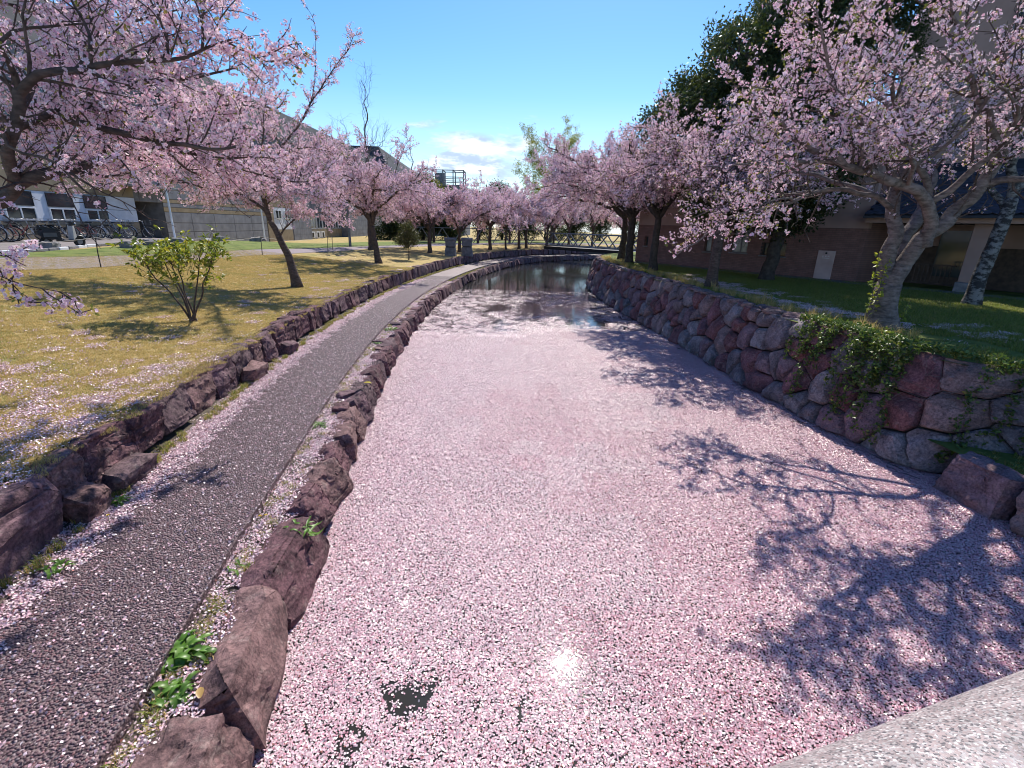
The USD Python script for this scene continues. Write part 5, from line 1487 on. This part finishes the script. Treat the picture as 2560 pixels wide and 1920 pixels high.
LA, LB = along(rl), along(rr_)
us = np.linspace(0, 1, 9)
P = np.empty((9, 120, 3))
for i, u in enumerate(us):
    P[i, :, :2] = LA * (1 - u) + LB * u
P[..., 2] = lawn_z(P[..., 0].ravel(), P[..., 1].ravel()).reshape(9, 120) + .012
tag(part(None, 'road', grid_mesh(P), M_GRAVEL, smooth=True), 'pale gravel road crossing the lawn in front of the concrete building', 'road', kind='structure')
for pts, w0, nm, lab, mt in ((LB, 3.4, 'verge', 'strip of fresh green grass beyond the gravel road', M_VERGE),):
    T_ = np.gradient(pts, axis=0); T_ /= np.linalg.norm(T_, axis=1, keepdims=True)
    Nn = np.stack([-T_[:, 1], T_[:, 0]], -1)
    P = np.empty((7, 120, 3))
    for i, u in enumerate(np.linspace(0, 1, 7)):
        P[i, :, :2] = pts + Nn * (w0 * (.6 + 1.3 * sstep((pts[:, 1] - 16) / 20)))[:, None] * u
    P[..., 2] = lawn_z(P[..., 0].ravel(), P[..., 1].ravel()).reshape(7, 120) + .02
    tag(part(None, nm, grid_mesh(P), mt, smooth=True), lab, 'grass verge', kind='structure')
yard = np.array([[-23.95, 8, 0], [-18.6, 12.5, 0], [-17.9, 18.3, 0], [-18.7, 21.5, 0], [-18.95, 25, 0], [-19.4, 33, 0], [-23.95, 34, 0]])
yv = []
for a, b in zip(yard[1:-1][:-1], yard[1:-1][1:]):
    pass
fx = np.linspace(0, 1, 12); fy = np.linspace(9, 33, 40)
xr = np.interp(fy, [8, 12.5, 18.3, 21.5, 25, 33], [-18.9, -18.3, -17.9, -18.7, -18.95, -19.4])
P = np.empty((12, 40, 3))
for i, u in enumerate(fx):
    P[i, :, 0] = -23.98 * (1 - u) + xr * u; P[i, :, 1] = fy
P[..., 2] = lawn_z(P[..., 0].ravel(), P[..., 1].ravel()).reshape(12, 40) + .03
M_YARD = mat_noise('yard_concrete', (.17, .15, .15), (.26, .23, .23), 2.5, .9, .3, 40)
tag(part(None, 'pavement', grid_mesh(P), M_YARD, smooth=True), 'bare parking strip for bicycles along the concrete building', 'pavement', kind='structure')
kb = thing('kerb', 'long pale kerb of stone blocks edging the bicycle parking', 'kerb', kind='structure')
kr = np.random.default_rng(3)
for i, y in enumerate(np.arange(14, 33, .62)):
    x = float(np.interp(y + .3, fy, xr))
    x2 = float(np.interp(y + .6, fy, xr))
    b_ = bevel_box(-.07, .07, -.3, .3, 0, .13, .02)
    b_.apply_transform(trimesh.transformations.rotation_matrix(-math.atan2(x2 - x, .3) + kr.normal(0, .02), [0, 0, 1]))
    b_.apply_translation([x + .09, y + .3, lz(x, y + .3) - .02])
    part(kb, 'kerb_stone', b_, M_WHITE if kr.random() < .6 else M_STONE)
for i, (x, y) in enumerate([(-17.6, 22.6), (-17.9, 24.4), (-18.1, 26.6), (-18.2, 30.5), (-18.0, 34.5), (-19.5, 37.5), (-20.5, 40.5), (-18.4, 19.6)]):
    o = part(None, 'boulder', place(rock(.75, .5, .42, 8800 + i, 2), kr.uniform(0, 3), [x, y, lz(x, y) + .1]), M_STONE, smooth=30)
    tag(o, ['grey boulder behind the scooter on the green verge', 'flat grey boulder on the verge left of the round shrub', 'grey boulder by the kerb under the dark entrance', 'pale boulder by the kerb past the entrance', 'small boulder at the foot of the first steel pole', 'pale boulder before the concrete panels',
            'pale boulder at the foot of the second steel pole', 'broken pale slab in front of the bicycle row'][i], 'boulder')
posts = [(-13.68, 16.16, .95), (-12.75, 24.92, .9), (-11.48, 30.38, .9), (-11.82, 32.11, .85), (-15.5, 10.5, .95)]
pl = ['thin dark rope post left of the round shrub', 'thin dark rope post below the second steel pole', 'left one of two thin rope posts right of the leaning cherry', 'right one of two thin rope posts right of the leaning cherry', 'thin dark rope post near the left edge']
tops = []
for (x, y, h), lab in zip(posts, pl):
    z = lz(x, y)
    o = thing('rope_post', lab, 'post', (x, y, z), 0, 'rope fence posts')
    part(o, 'shaft', tube([[0, 0, -.1], [0.01, 0, h * .5], [.03, .02, h]], [.018, .017, .016], 7), M_BLACK)
    part(o, 'hook', cat([trimesh.creation.torus(.03, .007, 10, 6).apply_translation([.03, .02, h + .02])]), M_STEEL)
    tops.append(np.array([x + .03, y + .02, z + h]))
order = [tops[4], tops[0], tops[1], tops[2], tops[3]]
rp = []
for a, b in zip(order, order[1:]):
    u = np.linspace(0, 1, 14)[:, None]
    q = a * (1 - u) + b * u; q[:, 2] -= (.22 * 4 * u * (1 - u))[:, 0]
    rp.append(tube(q, .008, 5))
a, b = tops[1], np.array([-20.6, 33.6, lz(-20.6, 33.6) + .6])
u = np.linspace(0, 1, 14)[:, None]; q = a * (1 - u) + b * u; q[:, 2] -= (.3 * 4 * u * (1 - u))[:, 0]
tag(part(None, 'rope', cat(rp + [tube(q, .008, 5)]), M_ROPE, smooth=True), 'pale sagging rope strung between the thin posts by the road', 'rope')
for (x, y), lab in (((-20.9, 30.6), 'pale steel pole in front of the dark entrance'), ((-20.6, 41.0), 'pale steel pole at the end of the concrete panels')):
    z = lz(x, y)
    o = thing('steel_pole', lab, 'pole', (x, y, z))
    part(o, 'shaft', tube([[0, 0, -.1], [0, 0, 2], [0, 0, 6.2]], [.06, .055, .05], 10), M_ALU, smooth=True)
    part(o, 'collar', trimesh.creation.cylinder(.09, .12).apply_translation([0, 0, .06]), M_STEEL)
x, y = -12.54, 37.77
o = thing('park_lamp', 'short grey lamp column standing on the grass right of the rope posts', 'lamp', (x, y, lz(x, y)))
part(o, 'column', tube([[0, 0, -.1], [0, 0, 3.6]], [.10, .085], 12), M_STEEL, smooth=True)
part(o, 'lamp_head', trimesh.creation.revolve([[0, 3.6], [.2, 3.62], [.26, 3.8], [.22, 3.95], [0, 4.05]], sections=16), M_BLACK)


# ------------------------------------------------------------------ bicycles and scooter
def ring(c, R, r, n=24, s=6):
    tr = trimesh.creation.torus(R, r, n, s)
    tr.apply_transform(trimesh.transformations.rotation_matrix(math.pi / 2, [1, 0, 0]))
    return tr.apply_translation(c)


def bicycle(label, col, loc, rotz, basket=True):
    o = thing('bicycle', label, 'bicycle', loc, rotz, 'bicycles parked along the building')
    for cx in (-.53, .53):
        w = part(o, 'wheel', ring([cx, 0, .34], .312, .027), M_RUBBER, smooth=True)
        part(w, 'rim', ring([cx, 0, .34], .29, .012, 24, 5), M_CHROME, smooth=True)
        part(w, 'spokes', cat([tube([[cx, 0, .34], [cx + .29 * math.cos(a), 0, .34 + .29 * math.sin(a)]], .0025, 3, False) for a in np.linspace(0, 6.28, 15)[:-1]] + [tube([[cx, -.05, .34], [cx, .05, .34]], .02, 6)]), M_CHROME)
    bbk, seat, head = np.array([-.08, 0, .28]), np.array([-.24, 0, .78]), np.array([.36, 0, .82])
    part(o, 'frame', cat([tube([bbk, seat], .016, 7), tube([bbk, [.1, 0, .34], [.3, 0, .62], head - [0, 0, .06]], .019, 7), tube([seat - [-.04, 0, .14], [.1, 0, .5], head - [.01, 0, .12]], .013, 7),
                          tube([bbk, [-.53, .05, .34]], .01, 5), tube([bbk, [-.53, -.05, .34]], .01, 5), tube([seat - [0, 0, .08], [-.53, .05, .34]], .008, 5), tube([seat - [0, 0, .08], [-.53, -.05, .34]], .008, 5)]), col, smooth=True)
    part(o, 'fork', cat([tube([head + [-.03, 0, .08], head - [0, 0, .1], [.45, .05, .5], [.53, .05, .34]], .012, 6), tube([head - [0, 0, .1], [.45, -.05, .5], [.53, -.05, .34]], .012, 6)]), M_CHROME, smooth=True)
    hb = np.array([.31, 0, .98])
    part(o, 'handlebar', cat([tube([head, hb], .012, 6), tube([hb + [-.22, .28, .03], hb + [-.06, .25, .03], hb + [.02, .1, 0], hb, hb + [.02, -.1, 0], hb + [-.06, -.25, .03], hb + [-.22, -.28, .03]], .011, 6)]), M_CHROME, smooth=True)
    sd_ = trimesh.convex.convex_hull(np.array([[-.42, .09, .86], [-.42, -.09, .86], [-.10, .02, .87], [-.10, -.02, .87], [-.40, .07, .90], [-.40, -.07, .90], [-.12, 0, .89], [-.3, .06, .82], [-.3, -.06, .82]]))
    part(o, 'saddle', sd_, M_BLACK, smooth=40)
    part(o, 'seat_post', tube([seat - [0, 0, .02], [-.27, 0, .86]], .012, 6), M_CHROME)
    mud = [np.array([cx + .355 * math.cos(a), 0, .34 + .355 * math.sin(a)]) for cx, a in [(-.53, q) for q in np.linspace(.3, 3.2, 9)]]
    part(o, 'mudguard', tube(mud, .018, 4), M_CHROME)
    part(o, 'rear_rack', cat([tube([[-.24, .05, .70], [-.72, .06, .72]], .006, 4), tube([[-.24, -.05, .70], [-.72, -.06, .72]], .006, 4), tube([[-.68, .06, .72], [-.53, .06, .34]], .005, 4), tube([[-.68, -.06, .72], [-.53, -.06, .34]], .005, 4), box(-.6, -.3, -.05, .05, .715, .725)]), M_BLACK)
    part(o, 'stand', tube([[-.53, .06, .34], [-.50, .14, .02]], .007, 5), M_CHROME)
    part(o, 'crank', cat([ring([-.08, .03, .28], .09, .008, 16, 4), tube([[-.08, .05, .28], [.05, .06, .2]], .008, 5), box(.02, .11, .06, .13, .185, .205)]), M_CHROME)
    if basket:
        m_ = []
        for z in (.80, .87, .94, 1.02):
            k = .10 + .05 * (z - .8) / .22
            m_.append(tube([[.46, -k, z], [.72, -k, z], [.72, k, z], [.46, k, z], [.46, -k, z]], .004, 4))
        for yy in np.linspace(-.12, .12, 5):
            m_ += [tube([[.72, yy, .8], [.74, yy * 1.15, 1.02]], .003, 3), tube([[.47, yy, .8], [.46, yy * 1.15, 1.02]], .003, 3)]
        part(o, 'basket', cat(m_), M_STEEL)
    return o


colors = [('black', mat_plain('bike_black', (.02, .02, .022), .3)), ('silver', mat_plain('bike_silver', (.5, .5, .52), .3, .7)), ('red', mat_plain('bike_red', (.28, .05, .05), .3)), ('navy', mat_plain('bike_navy', (.03, .05, .12), .3))]
ords = 'first second third fourth fifth sixth seventh eighth ninth tenth eleventh twelfth thirteenth fourteenth fifteenth sixteenth seventeenth eighteenth'.split()
firsts = {}
br_ = np.random.default_rng(17)
for i in range(18):
    y = 19.4 + i * .62 + br_.normal(0, .06)
    x = -22.55 + br_.normal(0, .15) + (-.55 if i % 3 == 1 else 0)
    ci = [2, 0, 1, 0, 3, 2, 0, 1, 0, 0, 3, 2, 1, 0, 0, 3, 1, 0][i]
    nm = colors[ci][0]
    lab = f'{nm} bicycle, {ords[i]} from the left in the row under the windows'
    ry = math.radians(28 + br_.normal(0, 8)) + (math.pi if i % 4 == 3 else 0)
    loc = (x, y, lz(x, y) + .03)
    if ci not in firsts:
        firsts[ci] = bicycle(lab, colors[ci][1], (0, 0, 0), 0)
        xf = UsdGeom.Xformable(firsts[ci]); xf.ClearXformOpOrder(); firsts[ci].GetAttribute('xformOp:translate').Set(Gf.Vec3d(*loc))
        xf.SetXformOpOrder([xf.GetOrderedXformOps()[0]] if xf.GetOrderedXformOps() else [UsdGeom.XformOp(firsts[ci].GetAttribute('xformOp:translate'))])
        xf.AddRotateZOp().Set(math.degrees(ry))
    else:
        copy_of(firsts[ci], loc, ry, lab)
sx, sy = -18.75, 20.6
sc_ = thing('scooter', 'black motor scooter with pale leg shield parked before the bicycles', 'scooter', (sx, sy, lz(sx, sy) + .03), math.radians(70))
for cx in (-.58, .58):
    w = part(sc_, 'wheel', ring([cx, 0, .22], .165, .055, 20, 8), M_RUBBER, smooth=True)
    part(w, 'hub', trimesh.creation.cylinder(.1, .09, transform=trimesh.transformations.rotation_matrix(math.pi / 2, [1, 0, 0])).apply_translation([cx, 0, .22]), M_STEEL)
part(sc_, 'body', trimesh.convex.convex_hull(np.array([[-.85, y, z] for y in (-.1, .1) for z in (.5, .66)] + [[-.7, y, .36] for y in (-.16, .16)] + [[-.12, y, z] for y in (-.17, .17) for z in (.3, .6)] + [[-.5, y, .74] for y in (-.13, .13)])), M_BLACK, smooth=40)
for s in (-1, 1):
    part(sc_, 'side_panel', box(-.7, -.25, s * .165 - .01, s * .165 + .01, .42, .58), mat_plain('scooter_grey', (.09, .09, .095), .35) if s < 0 else LOOKS + '/scooter_grey')
part(sc_, 'seat', trimesh.convex.convex_hull(np.array([[-.75, y, .72] for y in (-.12, .12)] + [[-.7, y, .80] for y in (-.1, .1)] + [[-.35, y, .78] for y in (-.12, .12)] + [[-.05, y, .70] for y in (-.08, .08)] + [[-.05, y, .64] for y in (-.1, .1)])), M_RUBBER, smooth=40)
part(sc_, 'footboard', bevel_box(-.16, .36, -.17, .17, .22, .31, .03), M_BLACK)
part(sc_, 'leg_shield', trimesh.convex.convex_hull(np.array([[.3, y, .3] for y in (-.18, .18)] + [[.46, y, .42] for y in (-.12, .12)] + [[.36, y, .85] for y in (-.17, .17)] + [[.46, y, .86] for y in (-.08, .08)])), mat_plain('shield_grey', (.42, .42, .44), .3), smooth=40)
part(sc_, 'front_fender', cat([tube([[.58 + .22 * math.cos(a), 0, .22 + .22 * math.sin(a)] for a in np.linspace(.3, 2.9, 8)], .06, 6)]), M_BLACK, smooth=True)
part(sc_, 'handlebar', cat([tube([[.40, -.32, 1.0], [.42, -.1, .97], [.42, .1, .97], [.40, .32, 1.0]], .02, 6), trimesh.convex.convex_hull(np.array([[.36, y, .84] for y in (-.1, .1)] + [[.55, y, .90] for y in (-.07, .07)] + [[.4, y, 1.02] for y in (-.09, .09)]))]), M_BLACK)
part(sc_, 'headlight', trimesh.creation.icosphere(2, .07).apply_translation([.53, 0, .93]), M_CHROME, smooth=True)
for s in (-1, 1):
    part(sc_, 'mirror', cat([tube([[.40, s * .25, 1.0], [.36, s * .3, 1.2]], .006, 4), trimesh.creation.icosphere(2, .05).apply_scale([.4, 1.3, .9]).apply_translation([.36, s * .32, 1.22])]), M_BLACK)

# ------------------------------------------------------------------ plinths, bridge, railings
for (x, y), lab in (((-4.85, 37.2), 'left one of two grey stone plinths with rolled tops by the path'), ((-3.72, 38.25), 'right one of two grey stone plinths with rolled tops by the path')):
    o = thing('stone_plinth', lab, 'plinth', (x, y, 1.02), math.radians(-8), 'stone plinths')
    part(o, 'base', trimesh.convex.convex_hull(np.array([[a * .42, b * .22, -.05] for a in (-1, 1) for b in (-1, 1)] + [[a * .36, b * .18, .62] for a in (-1, 1) for b in (-1, 1)])), M_STONE)
    part(o, 'neck', box(-.33, .33, -.16, .16, .62, .69), M_DARK)
    part(o, 'block', bevel_box(-.36, .36, -.19, .19, .69, 1.1, .015), M_STONE)
    part(o, 'rolled_top', trimesh.creation.cylinder(.15, .86, sections=20, transform=trimesh.transformations.rotation_matrix(math.pi / 2, [0, 1, 0])).apply_translation([0, -.04, 1.18]), M_STONE, smooth=30)
    part(o, 'plaque', box(-.26, .26, -.197, -.191, .76, 1.0), M_STEEL)


def truss(name, label, category, a, b, z, h, n, deck=True):
    a, b = np.array([*a, z], float), np.array([*b, z], float)
    L = np.linalg.norm(b - a); u = (b - a) / L; w = np.array([-u[1], u[0], 0])
    o = thing(name, label, category, a)
    a0 = np.zeros(3)
    sides = (-.9, .9) if deck else (0,)
    if deck:
        q = [a0 + u * s * L + w * t * 1.0 + [0, 0, zz] for s in (0, 1) for t in (-1, 1) for zz in (-.28, 0)]
        part(o, 'deck', trimesh.convex.convex_hull(np.array(q)), M_BLACK)
    for s in sides:
        part(o, 'rail', cat([tube([a0 + w * s + [0, 0, h], a0 + u * L + w * s + [0, 0, h]], .05, 6), tube([a0 + w * s + [0, 0, .12], a0 + u * L + w * s + [0, 0, .12]], .06, 6)]), M_STEEL)
        for i in range(n):
            p0, p1, p2 = a0 + u * L * i / n, a0 + u * L * (i + .5) / n, a0 + u * L * (i + 1) / n
            part(o, 'strut', tube([p0 + w * s + [0, 0, .1], p1 + w * s + [0, 0, h]], .055, 6), M_STEEL)
            part(o, 'strut', tube([p1 + w * s + [0, 0, h], p2 + w * s + [0, 0, .1]], .055, 6), M_STEEL)
    return o


truss('footbridge', 'dark decked footbridge with pale diagonal struts crossing the canal at its far end', 'footbridge', (3.6, 50.9), (12.5, 41.2), 1.45, 1.25, 6)
truss('truss_railing', 'long low steel railing of V struts in the grass beyond the plinths', 'railing', (-12, 57.5), (4, 62.5), 1.0, 1.9, 7, deck=False)

# granite parapet of the bridge the picture was taken from
pu = np.array([.951, .309, 0]); ph = np.array([-.309, .951, 0])
pa = thing('bridge_parapet', 'speckled pink granite parapet with rounded top in the bottom right corner', 'parapet', (0, 0, 0))
prof = [(-.19, 2.40), (-.19, 2.5)] + [(.115 + .15 * math.cos(a) * (1.0 if math.cos(a) > 0 else 2.0), 2.656 + .15 * math.sin(a)) for a in np.linspace(math.pi, 0, 18)] + [(.265, 2.5), (.25, 2.40)]
prof = np.array(prof)
ss = np.linspace(-2.2, 4.2, 40)
P = np.array([[pu * s + ph * h + np.array([0, 0, z]) for h, z in prof] for s in ss])
part(pa, 'coping', grid_mesh(P.transpose(1, 0, 2)), M_GRANITE, smooth=True)
part(pa, 'wall', trimesh.convex.convex_hull(np.array([pu * s + ph * h + [0, 0, z] for s in (-2.2, 4.2) for h in (-.12, .18) for z in (1.2, 2.41)])), M_STONE)
o = part(None, 'bridge_deck', trimesh.convex.convex_hull(np.array([pu * s + ph * h + [0, 0, z] for s in (-9, 9) for h in (-3.5, .2) for z in (1.35, 1.7)])), M_STONE)
tag(o, 'stone bridge deck under the viewpoint', 'bridge', kind='structure')

# ------------------------------------------------------------------ shrub, weeds, ivy
sh = np.random.default_rng(71)
SB = np.array([-7.1, 10.42, 1.13])
shr = thing('round_shrub', 'small round-topped shrub with glossy yellow-green leaves on the dry lawn', 'shrub', SB)
ends = [(-.95, 0, 1.55), (-.5, .2, 1.3), (-.1, -.1, 1.5), (.4, .1, 1.45), (.85, -.05, 1.55), (-.3, .3, 1.6)]
tips = []
for i, e in enumerate(ends):
    e = np.array(e)
    p = wobble(np.array([[.05 * sh.normal(), .05 * sh.normal(), -.08], [e[0] * .25 + .03, e[1] * .25, .35], [e[0] * .55 + sh.normal(0, .05), e[1] * .55, .8], e]), .06, sh)
    part(shr, 'stem', knobbly(p, np.linspace(.024, .007, len(p)), 7, sh), M_BARK, smooth=True)
    for _ in range(24):
        b_ = p[sh.integers(int(len(p) * .62), len(p))]
        d = sh.normal(size=3) * [1, 1, .6] + [0, 0, .35]; d /= np.linalg.norm(d)
        tips.append(b_ + d * sh.uniform(.12, .38))
for _ in range(120):
    a = sh.uniform(0, 6.28); q = math.sqrt(sh.random())
    tips.append(np.array([math.cos(a) * q * 1.0, math.sin(a) * q * .7, 1.18 + .5 * sh.random() + .10 * q * math.cos(a)]))
tips = np.array(tips)
tw = [tube([t_, t_ + (np.array([0, 0, .6]) - t_) * .25], [.003, .006], 3, False) for t_ in tips[::2]]
part(shr, 'twigs', cat(tw), M_BARK, kind='stuff')
shc = np.array([[.26, .29, .035], [.34, .35, .045], [.17, .22, .03], [.42, .38, .06], [.12, .17, .03]])


def big_leaves(pts, per, L, W, cols, rg, up=.3):
    V, F, Cc, k = [], [], [], 0
    for c in pts:
        for _ in range(per):
            d = rg.normal(size=3) * [1, 1, .7] + [0, 0, up]; d /= np.linalg.norm(d)
            e = np.cross(d, rg.normal(size=3) * .6 + [0, 0, 1]); e /= np.linalg.norm(e); nn = np.cross(e, d)
            l, w = L * rg.uniform(.7, 1.2), W * rg.uniform(.8, 1.2)
            o_ = c + rg.normal(0, .02, 3)
            dr = -nn * 0 + np.array([0, 0, -.12]) * l
            V += [o_, o_ + d * l * .35 + e * w + nn * w * .35, o_ + d * l * .75 + e * w * .7 + nn * w * .25 + dr * .5, o_ + d * l + dr, o_ + d * l * .75 - e * w * .7 + nn * w * .25 + dr * .5, o_ + d * l * .35 - e * w + nn * w * .35, o_ + d * l * .55 + dr * .25]
            F += [[k, k + 1, k + 6], [k + 1, k + 2, k + 6], [k + 2, k + 3, k + 6], [k + 6, k + 3, k + 4], [k + 6, k + 4, k + 5], [k, k + 6, k + 5]]
            Cc += [cols[rg.integers(len(cols))] * rg.uniform(.8, 1.2)] * 7
            k += 7
    return np.array(V), np.array(F), np.array(Cc)


v, f, c = big_leaves(tips, 5, .12, .026, shc, sh)
part(shr, 'foliage', (v, f), M_LEAF, smooth=False, tint=c, kind='stuff')


def strap_leaf(o, d, L, W, arch, rg):
    s = np.linspace(0, 1, 6)
    side = np.array([-d[1], d[0], 0.0])
    mid = np.array([o + d * L * q * (1 - .12 * q) + np.array([0, 0, arch * L * (q - 1.15 * q * q)]) for q in s])
    w = W * np.array([.35, .8, 1.0, .9, .55, .02])[:, None]
    lift = np.array([0, 0, 1.0]) * w * .35
    V = np.vstack([mid - side * w + lift, mid, mid + side * w + lift])
    F = []
    for i in range(5):
        for a in (0, 6):
            F += [[a + i, a + i + 1, a + i + 7], [a + i, a + i + 7, a + i + 6]]
    return V, np.array(F)


def weed(label, x, y, z, n, L, W, seed, hang=0.0, narrow=False):
    rg = np.random.default_rng(seed)
    o = thing('weed', label, 'weed', (x, y, z))
    cols = np.array([[.10, .22, .03], [.13, .27, .04], [.08, .17, .025], [.17, .30, .06]])
    for i in range(n):
        a = rg.uniform(0, 6.28)
        d = np.array([math.cos(a), math.sin(a), 0.0])
        o_ = np.array([rg.normal(0, .05), rg.normal(0, .05), 0.0]) * (L / .2)
        Ls = L * rg.uniform(.55, 1.1)
        vf = strap_leaf(o_, d, Ls, W * rg.uniform(.7, 1.2), rg.uniform(.7, 1.6) - hang * (1 + d[0]), rg)
        c = cols[rg.integers(4)] * rg.uniform(.85, 1.15)
        part(o, 'leaf', vf, M_LEAF, smooth=True, tint=np.repeat(c[None], len(vf[0]), 0))
    return o


weed('large broad-leaved green weed beside the biggest near waterside stone', -2.22, 2.56, .37, 42, .22, .022, 1)
weed('spreading green weed just below the largest weed clump near the flat stone', -2.07, 2.24, .37, 26, .19, .018, 2)
weed('bright tuft of narrow leaves on the strip midway along the near path', -2.86, 6.5, .37, 46, .2, .011, 3)
weed('drooping weed hanging between two stones over the petals', -1.98, 3.98, .40, 16, .22, .014, 4, hang=1.0)
weed('small bright weed tuft on the strip farther up the path', -3.36, 11.7, .37, 26, .24, .014, 5)
weed('leafy weed on the strip where the petal carpet ends', -3.45, 13.3, .37, 20, .3, .016, 6)
weed('low rosette weed at the foot of the first lawn-side boulders', -3.98, 4.25, .47, 18, .14, .014, 7)
weed('small green weed in front of the big boulder at the left edge', -3.72, 3.25, .47, 16, .13, .014, 8)
weed('pale weed rosette beside the kerb of the near path', -2.34, 3.45, .37, 14, .13, .012, 9)
M_YEL = mat_plain('dandelion_yellow', (.75, .55, .02), .6)
M_STALK = mat_plain('flower_stalk', (.12, .2, .05), .6)
dl_ = [(-3.80, 3.90, .47, 'single yellow dandelion in the petals beside the big boulder'), (-2.47, 4.10, .37, 'left one of a pair of yellow dandelions on the kerb strip'), (-2.42, 4.12, .37, 'right one of a pair of yellow dandelions on the kerb strip'), (-4.81, 4.9, 1.03, 'yellow dandelion on the petal strewn lawn'),
       (-4.52, 5.25, 1.03, 'yellow dandelion close behind the lawn-side stones'), (-4.32, 8.1, .47, 'tiny yellow dandelion at the left path edge'), (-5.3, 4.2, 1.04, 'yellow dandelion near the left edge of the lawn')]
for i, (x, y, z, lab) in enumerate(dl_):
    rg = np.random.default_rng(600 + i)
    o = thing('dandelion', lab, 'dandelion', (x, y, z))
    part(o, 'stalk', tube([[0, 0, 0], [.005, 0, .05], [.0, .005, .085]], .0025, 5), M_STALK)
    V, F, k = [], [], 0
    for j in range(34):
        a = rg.uniform(0, 6.28); r = .019 * rg.uniform(.5, 1.0); h = .012 * (1 - r / .022)
        d = np.array([math.cos(a), math.sin(a), 0]); e = np.array([-d[1], d[0], 0])
        c = np.array([0, .005, .085])
        V += [c, c + d * r * .7 + e * .003 + [0, 0, h], c + d * r + [0, 0, h * .8], c + d * r * .7 - e * .003 + [0, 0, h]]
        F += [[k, k + 1, k + 2], [k, k + 2, k + 3]]; k += 4
    part(o, 'flower_head', (np.array(V), np.array(F)), M_YEL)
for i, (x, y, z, lab, c) in enumerate([(-2.70, 8.3, .47, 'bright yellow fallen leaf lying on the waterside stones', (.55, .45, .03)), (-1.88, 2.2, .43, 'large tan fallen leaf on the flat stone by the weeds', (.5, .33, .12)), (-1.2, 1.95, .012, 'brown fallen leaf floating beside the near stone', (.30, .10, .04))]):
    rg = np.random.default_rng(700 + i)
    vf = strap_leaf(np.zeros(3), np.array([math.cos(i * 2.1), math.sin(i * 2.1), 0]), (.16, .1, .05)[i], (.045, .024, .014)[i], .15, rg)
    o = part(None, 'fallen_leaf', (vf[0] + [x, y, z], vf[1]), M_LEAF, smooth=True, tint=np.repeat(np.array(c)[None], len(vf[0]), 0))
    tag(o, lab, 'leaf')

iv = np.random.default_rng(88)
ivy = thing('ivy', 'green ivy spilling over the near top of the right stone wall', 'ivy')
pts, vines = [], []
for _ in range(1500):
    t_ = iv.uniform(STEP_T - 5.5, STEP_T + 3.4)
    n_ = abs(iv.normal(0, .22 if t_ > STEP_T - 1 else .12))
    z_ = ZR + .04 + .07 * meshkit.noise(np.array([t_ * 3, n_ * 6, 0.0])) + iv.uniform(0, .05)
    pts.append([*foot(t_, BATTER + setback(t_) + n_ - .06), z_])
for j in range(40):
    t_ = iv.uniform(STEP_T + .8, STEP_T + 3.3) if j % 2 else iv.uniform(STEP_T - 4.0, STEP_T + 1.5)
    ln = iv.uniform(.25, .65) if j % 3 else iv.uniform(.8, 1.45)
    q, tt_ = [], t_
    for k in range(int(ln / .06) + 2):
        z_ = ZR + .05 - k * .06
        tt_ += iv.normal(0, .025)
        q.append(wallmap(np.array([tt_]), np.array([z_]), np.array([.10 + .02 * math.sin(k)]))[0])
        for _ in range(3):
            pts.append(q[-1] + iv.normal(0, .045, 3) + [-.02, 0, 0])
    vines.append(tube(np.array(q), .004, 4, False))
for j in range(16):
    a, b = sorted(iv.uniform(STEP_T - 4, STEP_T + 2.6, 2)); za, zb = iv.uniform(.5, 1.5, 2)
    u = np.linspace(0, 1, 10)
    q = np.vstack([wallmap(np.array([a + (b - a) * x]), np.array([za + (zb - za) * x + .1 * math.sin(x * 9 + j)]), np.array([.12]))[0] for x in u])
    vines.append(tube(q, .003, 4, False))
part(ivy, 'vine', cat(vines), M_BARKGREY, kind='stuff')
ivp = str(ivy.GetPath()) + '/leaves'
UsdGeom.PointInstancer.Define(stage, ivp)
ivc = np.array([[.11, .18, .035], [.16, .22, .05], [.08, .13, .03], [.22, .26, .07]])
ipr = []
for i in range(4):
    v, f, c = big_leaves(iv.normal(0, .02, (2, 3)), 2, .055, .02, ivc, iv, up=.5)
    g = usdkit.mesh(stage, f'{ivp}/ivy_leaf_{i:03d}', (v, f), M_LEAF); tint_on(g, c); ipr.append(str(g.GetPath()))
n = len(pts)
tag(instancer(ivp, ipr, iv.integers(0, 4, n), pts, Rotation.from_euler('zx', np.column_stack([iv.uniform(0, 6.28, n), iv.normal(.4, .4, n)])), iv.uniform(.7, 1.3, n)), kind='stuff')

# young shoots at the foot of the big cherry
for (x, y), H_, lab, sd2 in (((6.72, 9.05), 1.35, 'thin shoot with yellow-green leaves left of the big cherry trunk', 5), ((7.5, 9.3), .55, 'short leafy shoot right of the big cherry trunk', 6)):
    rg = np.random.default_rng(sd2)
    o = thing('young_shoot', lab, 'shoot', (x, y, ZR))
    ps = []
    for j in range(2):
        st_ = wobble(np.array([[0, 0, 0], [-.08 + .12 * j, 0, H_ * .5], [-.12 + .25 * j, .03, H_ * (1 - .1 * j)]]), .04, rg, .08)
        part(o, 'stem', tube(st_, np.linspace(.008, .003, len(st_)), 5), M_BARKGREY, smooth=True)
        ps += list(st_[len(st_) // 4:])
    v, f, c = big_leaves(np.array(ps), 4, .10, .024, np.array([[.30, .33, .05], [.24, .29, .045], [.36, .36, .07]]), rg, up=0)
    part(o, 'foliage', (v, f), M_LEAF, tint=c, kind='stuff')
if __name__ == '__main__' or True:
    print('blossom counts', COUNT)
